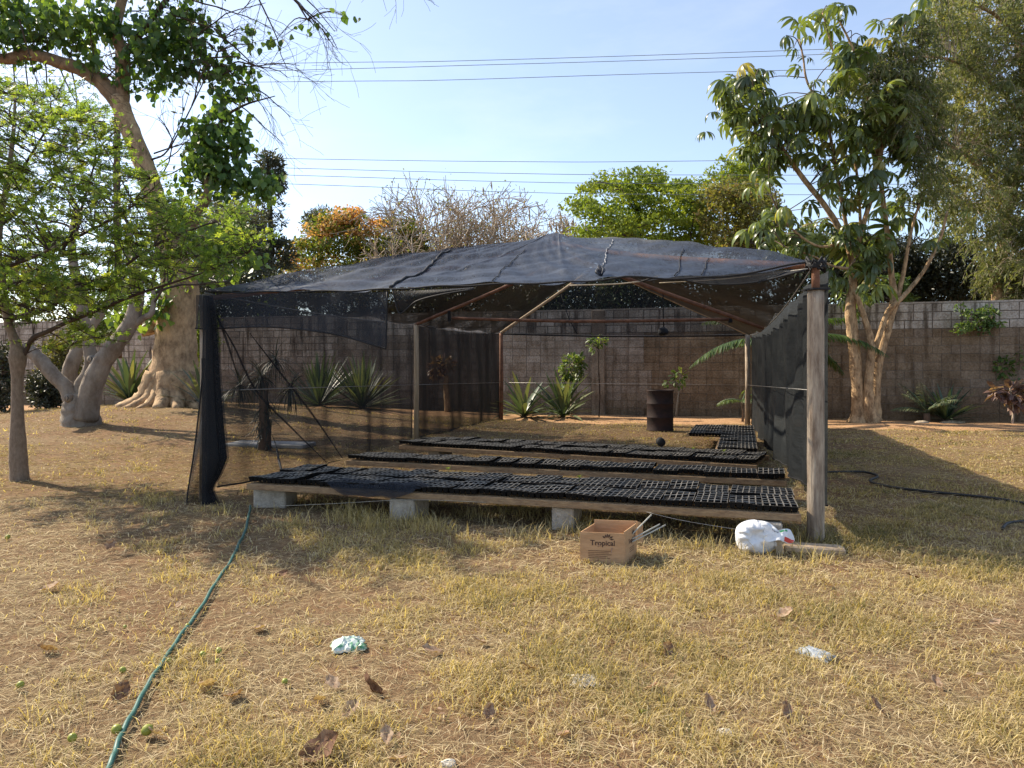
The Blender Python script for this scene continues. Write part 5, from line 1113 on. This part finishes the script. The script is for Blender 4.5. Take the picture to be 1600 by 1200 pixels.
def umbrella_tree():
    D = 19.3; b = P(1348, 652, D); t = thing('umbrella_tree', 'tall umbrella tree with several tan stems and drooping fingered leaves', 'tree', (b[0], b[1], 0)); mb, tw, lf = MB(), MB(), MB()
    z = [limb(mb, [(1340, 662, 0.2760), (1341, 645, 0.1840), (1340, 610, 0.1564), (1336, 560, 0.1426), (1331, 510, 0.1380), (1329, 480, 0.1334), (1333, 440, 0.0962), (1330, 400, 0.0888), (1318, 370, 0.0814), (1295, 330, 0.0740), (1272, 300, 0.0703), (1250, 272, 0.0629), (1215, 220, 0.0518), (1190, 175, 0.0444), (1172, 145, 0.0296)], D, 12, .05),
         limb(mb, [(1364, 660, 0.2392), (1358, 640, 0.1564), (1357, 600, 0.1196), (1361, 555, 0.1012), (1360, 530, 0.0920), (1352, 500, 0.0736), (1345, 480, 0.0736), (1336, 455, 0.0518)], D-.15, 10, .06),
         limb(mb, [(1366, 655, 0.1840), (1368, 620, 0.1196), (1372, 570, 0.1104), (1382, 530, 0.1150), (1392, 490, 0.1150), (1398, 470, 0.1196), (1394, 440, 0.0777), (1390, 400, 0.0740), (1386, 360, 0.0666), (1378, 300, 0.0592), (1372, 240, 0.0518), (1360, 190, 0.0444), (1352, 130, 0.0370), (1330, 70, 0.0296), (1310, 30, 0.0222)], D+.05, 12, .05),
         limb(mb, [(1400, 470, 0.0828), (1405, 455, 0.0629), (1413, 420, 0.0518), (1420, 380, 0.0407), (1428, 345, 0.0333), (1436, 320, 0.0296)], D, 9),
         limb(mb, [(1362, 560, 0.0782, .1), (1372, 530, 0.0736), (1386, 490, 0.0690), (1398, 476, 0.0690, -.12), (1412, 462, 0.0592, -.12), (1435, 435, 0.0518), (1450, 412, 0.0444), (1470, 370, 0.0370), (1480, 330, 0.0296)], D-.1, 9),
         limb(mb, [(1335, 400, 0.0740), (1352, 340, 0.0629), (1372, 275, 0.0592), (1380, 220, 0.0518), (1405, 140, 0.0370), (1415, 70, 0.0296), (1412, 35, 0.0222)], D-.2, 9),
         limb(mb, [(1330, 395, 0.0592), (1318, 330, 0.0518), (1305, 260, 0.0444), (1290, 180, 0.0370), (1262, 130, 0.0296), (1255, 90, 0.0259), (1249, 62, 0.0222)], D+.3, 8),
         limb(mb, [(1345, 360, 0.0444), (1340, 280, 0.0370), (1325, 200, 0.0296), (1312, 120, 0.0259), (1296, 60, 0.0222), (1285, 20, 0.0148)], D+.2, 8),
         limb(mb, [(1322, 378, 0.0444), (1280, 385, 0.0333), (1240, 360, 0.0259), (1215, 330, 0.0185)], D-.5, 7),
         limb(mb, [(1325, 420, 0.0444), (1300, 415, 0.0296), (1270, 400, 0.0222), (1225, 385, 0.0148)], D-.7, 7)]
    poly = [(1150, 95), (1190, 105), (1215, 165), (1260, 150), (1300, 70), (1345, 60), (1380, 110), (1430, 130), (1440, 260), (1400, 330), (1350, 300), (1310, 330), (1262, 255), (1220, 260), (1190, 300), (1160, 240), (1128, 190), (1118, 150)]
    pts = [(q[0], q[1]) for q in inpoly(poly, 195)]
    pts += [(1250, 40), (1228, 55), (1262, 55), (1240, 75), (1292, 15), (1310, 8), (1282, 35), (1300, 45), (1318, 28), (1415, 22), (1402, 40), (1430, 15), (1372, 35), (1390, 60), (1345, 55), (1160, 100), (1145, 120), (1175, 110), (1130, 145), (1200, 110)]
    pts += [(q[0], q[1]) for q in inpoly([(1195, 320), (1260, 330), (1330, 340), (1390, 360), (1400, 400), (1350, 420), (1290, 395), (1210, 390), (1180, 360)], 50)]
    pts += [(1165, 360), (1200, 345), (1230, 330), (1225, 370), (1250, 395), (1330, 415), (1345, 425), (1310, 440), (1360, 435), (1325, 462), (1345, 465), (1380, 400), (1300, 420), (1365, 385), (1425, 340), (1440, 305), (1470, 360), (1455, 375), (1415, 300), (1392, 295), (1375, 300), (1400, 315)]
    sh, sf = drooper(1.35, .118)
    for (px, py) in pts:
        c = P(px, py, D+rng.uniform(-1.3, 1.3)); a_ = attach(z, c, 1.2); s = twig(tw, a_, c, .016, .008, 5, .10)
        nb = int(rng.integers(1, 4)) if py > 90 else 2
        for w in range(nb):
            c2 = c+rng.normal(0, .26, 3)*(w > 0)
            ax = nrm(np.array([rng.normal(0, .45), rng.normal(0, .45)-.2, 1.0])); n = int(rng.integers(8, 12)); a0 = rng.uniform(0, 6.28)
            sc_ = rng.uniform(.6, 1.12); e1 = nrm(np.cross(ax, [1, 0, 0.1])); e2 = np.cross(ax, e1); ang = a0+np.arange(n)*2*math.pi/n+rng.normal(0, .1, n)
            dn = rng.uniform(-.75, .1); d = np.cos(ang)[:, None]*e1+np.sin(ang)[:, None]*e2+ax*dn
            lf.scatter(sh, sf, c2+d*.05, d, np.tile(ax, (n, 1)), sc_*rng.uniform(.37, .54)*rng.uniform(.75, 1.15, n), np.clip(rng.normal(.42, .25)+rng.normal(0, .06, n), 0, 1))
    n0 = mb.n; mb.V += tw.V; mb.L += [l+n0 for l in tw.L]; mb.S += tw.S; mb.T += tw.T; mb.M += [m+1 for m in tw.M]; mb.n += tw.n
    part(mb, 'trunk', [M_barktan, M_barkbrown], t); part(lf, 'crown', L_umb, t)
umbrella_tree()
def feathery_tree():
    D = 22.6; b = P(1562, 640, D); t = thing('feathery_tree', 'tall tree with fine drooping olive foliage overhanging the wall at the right edge', 'tree', (b[0], b[1], 0)); mb, tw, lf = MB(), MB(), MB()
    z = [limb(mb, [(1556, 640, .2), (1556, 560, .17), (1557, 480, .15), (1560, 420, .14), (1570, 350, .13), (1590, 270, .12), (1605, 190, .11), (1600, 120, .10), (1590, 60, .08), (1570, -10, .06), (1540, -90, .04)], D, 10),
         limb(mb, [(1572, 640, .16), (1574, 540, .14), (1578, 470, .13), (1600, 400, .11), (1640, 330, .09), (1670, 240, .07)], D+.3, 9),
         limb(mb, [(1604, 200, .08), (1570, 150, .06, -.4), (1520, 110, .05, -1.4), (1470, 90, .035, -2.8), (1420, 95, .02, -3.8), (1370, 120, .01, -4.2)], D, 7),
         limb(mb, [(1575, 330, .07), (1535, 270, .05, -.5), (1490, 230, .04, -1.8), (1450, 215, .025, -3.2), (1410, 215, .012, -4)], D, 7),
         limb(mb, [(1595, 60, .06), (1550, 20, .05, -.5), (1500, 5, .035, -.8), (1450, 15, .02, -1)], D, 6),
         limb(mb, [(1580, 380, .05), (1560, 330, .035, -.6), (1530, 310, .02, -.8), (1500, 320, .01, -.9)], D, 6),
         limb(mb, [(1600, 300, .05), (1630, 220, .04), (1650, 120, .03)], D, 6)]
    part(mb, 'trunk', M_barktan, t)
    def spray(px, py, D_, n, tn, s):
        n = int(n*1.25); c = P(px, py, D_); a_ = attach(z, c, .6); twig(tw, a_, c, .014, .004, 3, .15)
        for j in range(5):
            d = nrm([rng.normal(0, .8), rng.normal(0, .8), rng.uniform(-.2, .5)]); L = rng.uniform(.35, .85); p = [c]
            for i in range(5): d = nrm(d+np.array([0, 0, -.33])); p.append(p[-1]+d*L/5)
            p = np.array(p); tw.tube(p, .0035, 3, cap=False)
            tt = rng.uniform(0, 1, n); pos = np.stack([np.interp(tt, np.linspace(0, 1, 6), p[:, i]) for i in range(3)], -1)+rng.normal(0, .035, (n, 3))
            lf.scatter(THIN, THINF, pos, rng.normal(0, .6, (n, 3))+np.array([0, 0, -.7]), rv(n), rng.uniform(.09, .17, n)*s, np.clip(tn+rng.normal(0, .17, n), 0, 1))
    for q in inpoly([(1335, 110), (1400, 60), (1440, 15), (1470, -30), (1700, -60), (1720, 430), (1620, 440), (1560, 400), (1530, 330), (1495, 380), (1470, 330), (1440, 300), (1425, 225), (1345, 165)], 1000):
        spray(q[0], q[1], D-1.2+rng.uniform(-1.3, 2.2) if q[0] > 1475 else D-3.9+rng.uniform(-.6, .6)+max(0, (q[0]-1420)*.03), 13, np.clip(.42+.22*math.sin(q[0]*.03)+.2*math.sin(q[1]*.045+1)+rng.normal(0, .12), .05, .95), 1.25)
    for q in inpoly([(1525, 370), (1600, 400), (1680, 400), (1680, 470), (1590, 470), (1560, 470), (1530, 430)], 110): spray(q[0], q[1], D+rng.uniform(-.6, 1), 12, rng.uniform(.2, .6), 1.2)
    part(tw, 'twigs', M_twig, t); part(lf, 'crown', L_feath, t)
feathery_tree()
# ------------------------------------------------------------------ trees beyond the wall
def far_tree(name, poly, D, dD, trunk, nc, nl, ls, lm, tint, label, cat='tree', tm=M_darktwig, flat=.55, cr=.8, shape=RB, twn=.6, tone=None, leaf_name='crown'):
    """crown of many leaf clumps inside an outline given in pixels, spread over a real depth"""
    b = P(trunk[0][0], trunk[0][1], D); t = thing(name, label, cat, (b[0], b[1], b[2])); mb, lf = MB(), MB()
    z = [limb(mb, trunk, D, 8)]
    q = inpoly(poly, nc); px0 = np.mean([p[0] for p in poly]); hw = (max(p[0] for p in poly)-min(p[0] for p in poly))/2
    for i, (px, py) in enumerate(q):
        w = math.sqrt(max(0, 1-((px-px0)/hw)**2)); c = P(px, py, D+rng.uniform(-1, 1)*dD*max(.25, w)); r = cr*rng.uniform(.6, 1.3)
        if rng.uniform() < twn:
            s = twig(mb, attach(z, c, 1.0), c, .045, .010, 4, .1)
            if rng.uniform() < .3: z.append(np.hstack([s, np.zeros((len(s), 1))]))
        pos = ell(c, [r, r, r*flat], nl, .3); tn = tint[0]+rng.uniform()*(tint[1]-tint[0])
        if tone: tn = tone(px, py, tn)
        up_ = nrm(pos-c+np.array([0, 0, .35*r])); lf.scatter(shape[0], shape[1], pos, rv(nl)+up_*.4, up_+rv(nl)*.7, ls*rng.uniform(.6, 1.25, nl), np.clip(tn+rng.normal(0, .13, nl), 0, 1))
    part(mb, 'trunk', tm, t); part(lf, leaf_name, lm, t); return t
far_tree('rounded_green_tree', [(893, 322), (915, 295), (950, 276), (1000, 267), (1050, 274), (1092, 290), (1105, 320), (1112, 360), (1105, 395), (1040, 392), (1000, 385), (960, 372), (925, 372), (905, 365), (920, 345)], 40, 3.5, [(1020, 540, .3), (1015, 470, .26), (1005, 420, .2), (1000, 380, .15), (995, 330, .08)], 165, 105, .22, L_green, (.35, .95), 'rounded bright green tree beyond the wall, right of the tent peak', tm=M_darktwig, flat=.30, cr=.80)
far_tree('olive_brown_tree', [(1095, 300), (1130, 285), (1180, 290), (1215, 310), (1225, 400), (1180, 400), (1120, 392), (1100, 360)], 37, 3, [(1150, 540, .25), (1150, 460, .2), (1160, 400, .14), (1155, 340, .06)], 130, 100, .19, L_olive, (.15, .95), 'thin olive brown tree left of the umbrella tree', flat=.7, cr=.7)
far_tree('rounded_green_tree', [(1115, 275), (1130, 252), (1160, 243), (1190, 248), (1200, 285), (1170, 300), (1130, 300)], 44, 2, [(1165, 540, .25), (1162, 400, .18), (1160, 320, .1), (1158, 280, .05)], 50, 90, .22, L_green, (.4, .9), 'small bright green treetop peeping out above the olive brown tree', flat=.5)
far_tree('flame_tree', [(478, 420), (470, 385), (490, 345), (520, 330), (560, 328), (600, 345), (640, 345), (660, 380), (690, 410), (670, 425), (600, 430), (500, 430)], 39, 2.2, [(570, 520, .25), (565, 460, .2), (560, 420, .15), (555, 375, .07)], 175, 80, .20, L_flame, (.15, .45), 'flame tree with orange blossom over bright green leaves', flat=.42, cr=.62, tone=lambda x, y, t: (rng.uniform(.6, 1) if (y < 372 and x < 625 and rng.uniform() < .5) else rng.uniform(.05, .5)))
far_tree('flame_tree', [(438, 425), (440, 395), (455, 375), (470, 385), (485, 425), (470, 432)], 40, 2, [(460, 520, .15), (460, 450, .1), (462, 410, .05)], 26, 45, .2, L_flame, (.2, .9), 'sparse pale flame tree between the thin pine and the orange one', cr=.7)
far_tree('conifer_tree', [(488, 372), (482, 345), (490, 332), (505, 326), (515, 340), (512, 372)], 46, 1, [(498, 520, .2), (498, 400, .12), (498, 335, .03)], 30, 90, .3, L_pine, (.1, .6), 'dark conifer tip poking up left of the orange blossom', shape=(THIN, THINF), flat=.9, cr=.5)
far_tree('conifer_tree', [(320, 345), (345, 322), (372, 315), (400, 330), (412, 365), (420, 410), (430, 440), (300, 445), (310, 390)], 33, 2, [(372, 520, .22), (370, 420, .16), (368, 350, .06)], 130, 110, .24, L_pine, (.25, 1), 'broad greyish conifer behind the big pale tree', shape=(THIN, THINF), flat=.7, cr=.7)
def thin_pine():
    D = 34; t = thing('thin_pine', 'tall thin pine with sparse tufts near the left corner of the tent', 'tree', P(424, 520, D)); mb, lf = MB(), MB()
    z = limb(mb, [(424, 520, .2), (424, 440, .16), (424, 380, .13), (422, 320, .10), (420, 280, .07), (418, 250, .045), (416, 240, .02)], D, 7)
    for i in range(120):
        py = rng.uniform(244, 425); w = np.interp(py, [240, 255, 270, 300, 330, 380, 425], [8, 17, 12, 14, 16, 26, 34]); s = rng.choice([-1, 1]); dz = rng.uniform(-6, 8)
        a_ = P(np.interp(py, [240, 440], [417, 424]), py, D); c = P(424+s*rng.uniform(.25, 1)*w, py+dz-4, D+rng.uniform(-1, 1)*w*.02)
        if 300 < py < 370 and rng.uniform() < .45: mb.tube(spline([a_, (a_+c)/2+[0, 0, .1], c+[s*.2, 0, -.3]], 3), .012, 3, cap=False); continue
        mb.tube([a_, c], [.022, .008], 3, cap=False); n = 34 if py < 300 or py > 380 else 18
        lf.scatter(THIN, THINF, ell(c, [.34, .34, .22], n), rv(n)+np.array([s*.4, 0, .3]), rv(n), rng.uniform(.2, .38, n), np.clip(rng.normal(.35, .2, n), 0, 1))
    part(mb, 'trunk', M_darktwig, t); part(lf, 'crown', L_pine, t)
thin_pine()
def bare_tree(px, base_py, D, top_py, halfw, n, label, seed, tm, pods=False):
    global rng
    keep = rng; rng = np.random.default_rng(seed); t = thing('bare_tree', label, 'tree', P(px, 540, D)); mb, lf = MB(), MB(); tips = []
    Hh = (base_py-top_py)*D/F
    for i in range(n):
        f = (i/(n-1))*2-1; L = Hh*.62; lean = f*halfw*D/F/Hh*1.3
        grow(mb, P(px+f*14, base_py, D+rng.normal(0, .8)), [lean, rng.normal(0, .25), 1], L*(1-.12*abs(f)), .13, 0, dict(lev=3, kids=[6, 5, 5, 0], seg=5, wig=.11, up=[.06, -.02, -.05, -.04], ang=(.35, .95), lr=.58, rr=.55, tap=.45, rmin=.017, t0=.25), tips, 5)
    for p in tips:
        m = 1; k = rng.uniform(0, 1, m); pos = p[-1]+rng.normal(0, .2, (m, 3)); lf.scatter(RHOMB, RHOMBF, pos, rv(m)+[0, 0, -.5], rv(m), rng.uniform(.08, .16, m), np.clip(rng.normal(.7, .2, m), 0, 1))
        if pods and rng.uniform() < .25:
            q = p[-1]; mb.tube([q, q+[.02, 0, -.25], q+[.06, 0, -.5]], [.03, .05, .01], 4)
    part(mb, 'trunk', tm, t); part(lf, 'sparse_leaves', L_olive, t); rng = keep
bare_tree(712, 490, 40, 262, 190, 14, 'wide leafless tree with a dense fan of brown twigs behind the tent', 5, M_twig)
bare_tree(825, 480, 43, 290, 85, 6, 'smaller leafless tree with hanging pods just left of the tent peak', 9, M_twig, True)
bare_tree(640, 490, 34.5, 322, 60, 3, 'low leafless tree overlapping the orange flame tree', 13, M_twig)
# dark shrubs behind the wall on the right
for k, (poly, D, lab) in enumerate((([(1225, 400), (1250, 370), (1330, 372), (1350, 420), (1350, 480), (1225, 470)], 25.5, 'dark shrub behind the wall just right of the tent corner'), ([(1330, 410), (1370, 372), (1430, 378), (1450, 420), (1450, 480), (1340, 480)], 26, 'dark shrub above the wall behind the umbrella tree stems'), ([(1430, 400), (1470, 375), (1520, 372), (1545, 410), (1545, 480), (1440, 480)], 25.5, 'dark shrub above the wall between the umbrella tree and the feathery tree'), ([(1530, 420), (1570, 400), (1640, 395), (1700, 420), (1700, 480), (1540, 480)], 26.5, 'dark shrub above the wall behind the feathery tree trunks'))):
    far_tree('dark_shrub', poly, D, 1.2, [(np.mean([p[0] for p in poly]), 560, .12), (np.mean([p[0] for p in poly]), 490, .09), (np.mean([p[0] for p in poly])+4, 430, .04)], 150, 85, .12, L_dark, (.1, .75), lab, 'shrub', flat=.9, cr=.42, shape=OV, leaf_name='foliage')
for k, (poly, D, lab, lm, tn) in enumerate((([(300, 440), (340, 425), (430, 430), (450, 470), (450, 530), (300, 530)], 30, 'dark bushes beyond the wall behind the front left corner of the tent', L_dark, (.2, .9)), ([(430, 440), (500, 425), (590, 435), (640, 470), (640, 520), (430, 525)], 29.5, 'green brown bushes beyond the wall behind the hanging left flap', L_olive, (.0, .5)), ([(630, 450), (720, 430), (800, 440), (840, 460), (840, 505), (630, 515)], 28, 'dim bushes beyond the wall seen under the left slope of the roof', L_dark, (.1, .8)), ([(830, 440), (900, 425), (1000, 430), (1010, 500), (830, 505)], 27, 'leafy dark bushes beyond the wall seen through the rear gable net', L_dark, (.2, 1)), ([(1000, 430), (1100, 415), (1240, 410), (1250, 495), (1000, 500)], 26.5, 'dark bushes beyond the wall behind the rear right corner of the tent', L_dark, (.2, 1)))):
    xm = np.mean([p[0] for p in poly]); far_tree('dark_shrub', poly, D, 1.3, [(xm, 570, .12), (xm, 500, .08), (xm+4, 455, .04)], 170, 80, .14, lm, tn, lab, 'shrub', flat=.9, cr=.48, shape=OV, leaf_name='foliage')
far_tree('dark_shrub', [(1370, 440), (1400, 425), (1420, 440), (1415, 470), (1380, 475)], 23.6, .3, [(1395, 500, .05), (1396, 470, .03), (1398, 450, .02)], 12, 50, .16, L_bush, (.2, .7), 'small greener bush peeping over the wall behind the umbrella tree fork', 'shrub', cr=.25, shape=OV, leaf_name='foliage')
far_tree('wall_vine', [(1500, 480), (1545, 478), (1570, 500), (1560, 512), (1530, 525), (1500, 515)], 19.55, .05, [(1535, 490, .01), (1532, 505, .008), (1530, 520, .006)], 30, 22, .11, L_bush, (.1, .6), 'straggly green vine hanging over the pale top courses of the wall', 'vine', cr=.16, shape=OV, leaf_name='foliage', twn=.3)
# thickets on the left, in front of the wall
for k, (poly, D, lm, tn, lab) in enumerate((([(-40, 560), (0, 540), (22, 560), (22, 640), (-40, 645)], 20, L_dark, (.1, .8), 'dark tangled bush at the left edge behind the slim young tree'), ([(60, 540), (100, 520), (125, 545), (120, 590), (95, 600), (62, 585)], 22, L_olive, (0, .5), 'brown dry bush behind the grey tree against the wall'), ([(52, 585), (95, 590), (92, 632), (55, 636)], 21, L_dark, (.1, .7), 'low dark bush between the slim tree and the grey tree'), ([(110, 470), (180, 470), (200, 520), (120, 530)], 24.5, L_green, (.1, .6), 'leafy bush behind the fork of the grey tree'), ([(310, 490), (330, 500), (326, 560), (306, 575), (300, 530)], 21.5, L_green, (.3, .8), 'green leafy bush squeezed between the pale trunk and the tent'))):
    far_tree('dry_bush', poly, D, .6, [(np.mean([p[0] for p in poly]), poly[-1][1]+6, .04), (np.mean([p[0] for p in poly]), np.mean([p[1] for p in poly])+20, .03), (np.mean([p[0] for p in poly])+3, np.mean([p[1] for p in poly]), .02)], 60, 60, .10, lm, tn, lab, 'bush', flat=.9, cr=.3, shape=OV, leaf_name='foliage', twn=1)
# trees far left, behind the crown of the slim tree
far_tree('distant_tree', [(-60, 430), (0, 400), (60, 420), (130, 440), (140, 500), (-60, 500)], 33, 2, [(40, 560, .2), (40, 500, .16), (42, 450, .08)], 60, 90, .2, L_olive, (.1, .6), 'hazy olive tree beyond the wall at the far left', cr=.7)
def dark_trunk():
    D = 25; t = thing('slender_dark_tree', 'dark slender straight trunk rising behind the big pale leaning trunk', 'tree', P(183, 540, D)); mb = MB(); z = limb(mb, [(184, 560, .13), (184, 420, .12), (183, 300, .115), (183, 190, .11), (184, 120, .10), (186, 20, .08)], D, 8, .1); part(mb, 'trunk', M_barkbrown, t)
    tips, tw, lf = [], MB(), MB()
    for i in range(14): grow(tw, z[-1-i % 8, :3], [rng.normal(0, 1), rng.normal(0, 1), .2], 1.6, .03, 0, dict(lev=1, kids=[4, 0], seg=4, wig=.15, up=[.02, 0], ang=(.4, .9), lr=.6, rr=.6, tap=.4, rmin=.005), tips, 4)
    for p in tips: n = 9; lf.scatter(THIN, THINF, p[-1]+rng.normal(0, .2, (n, 3)), rv(n), rv(n), rng.uniform(.15, .3, n), rng.uniform(.1, .7, n))
    part(tw, 'branches', M_darktwig, t); part(lf, 'crown', L_pine, t)
dark_trunk()
# ------------------------------------------------------------------ power lines
M_line = mat('power_cable', (.17, .19, .20), (.22, .24, .25), rough=.5)
for k, (pts, lab) in enumerate((([(-700, 118), (468, 98.5), (700, 95.6), (1200, 80), (2300, 40)], 'topmost thin overhead cable across the sky'), ([(-700, 140), (468, 109.5), (700, 103), (1200, 88), (2300, 48)], 'second overhead cable from the top, just under the topmost'), ([(-700, 140), (468, 127.6), (700, 125), (1140, 112), (2300, 85)], 'third overhead cable from the top, below the close upper pair'), ([(-700, 225), (380, 246.5), (800, 252.5), (1130, 251), (2300, 235)], 'highest of the four lower overhead cables'), ([(-700, 230), (430, 262), (800, 271), (1120, 273.5), (2300, 275)], 'second highest of the four lower overhead cables'), ([(-700, 240), (430, 273), (800, 284), (1120, 287), (2300, 290)], 'third of the four lower overhead cables'), ([(-700, 250), (440, 287), (800, 300), (1120, 304), (2300, 305)], 'lowest overhead cable, crossing the bare treetops'))):
    q = [P(a, b, 34 if k < 3 else 36) for a, b in pts]; mb = MB(); mb.tube(spline(q, 8), .014, 5); tag(mb.build('power_line', M_line), lab, 'power line', 'overhead cables crossing the sky')
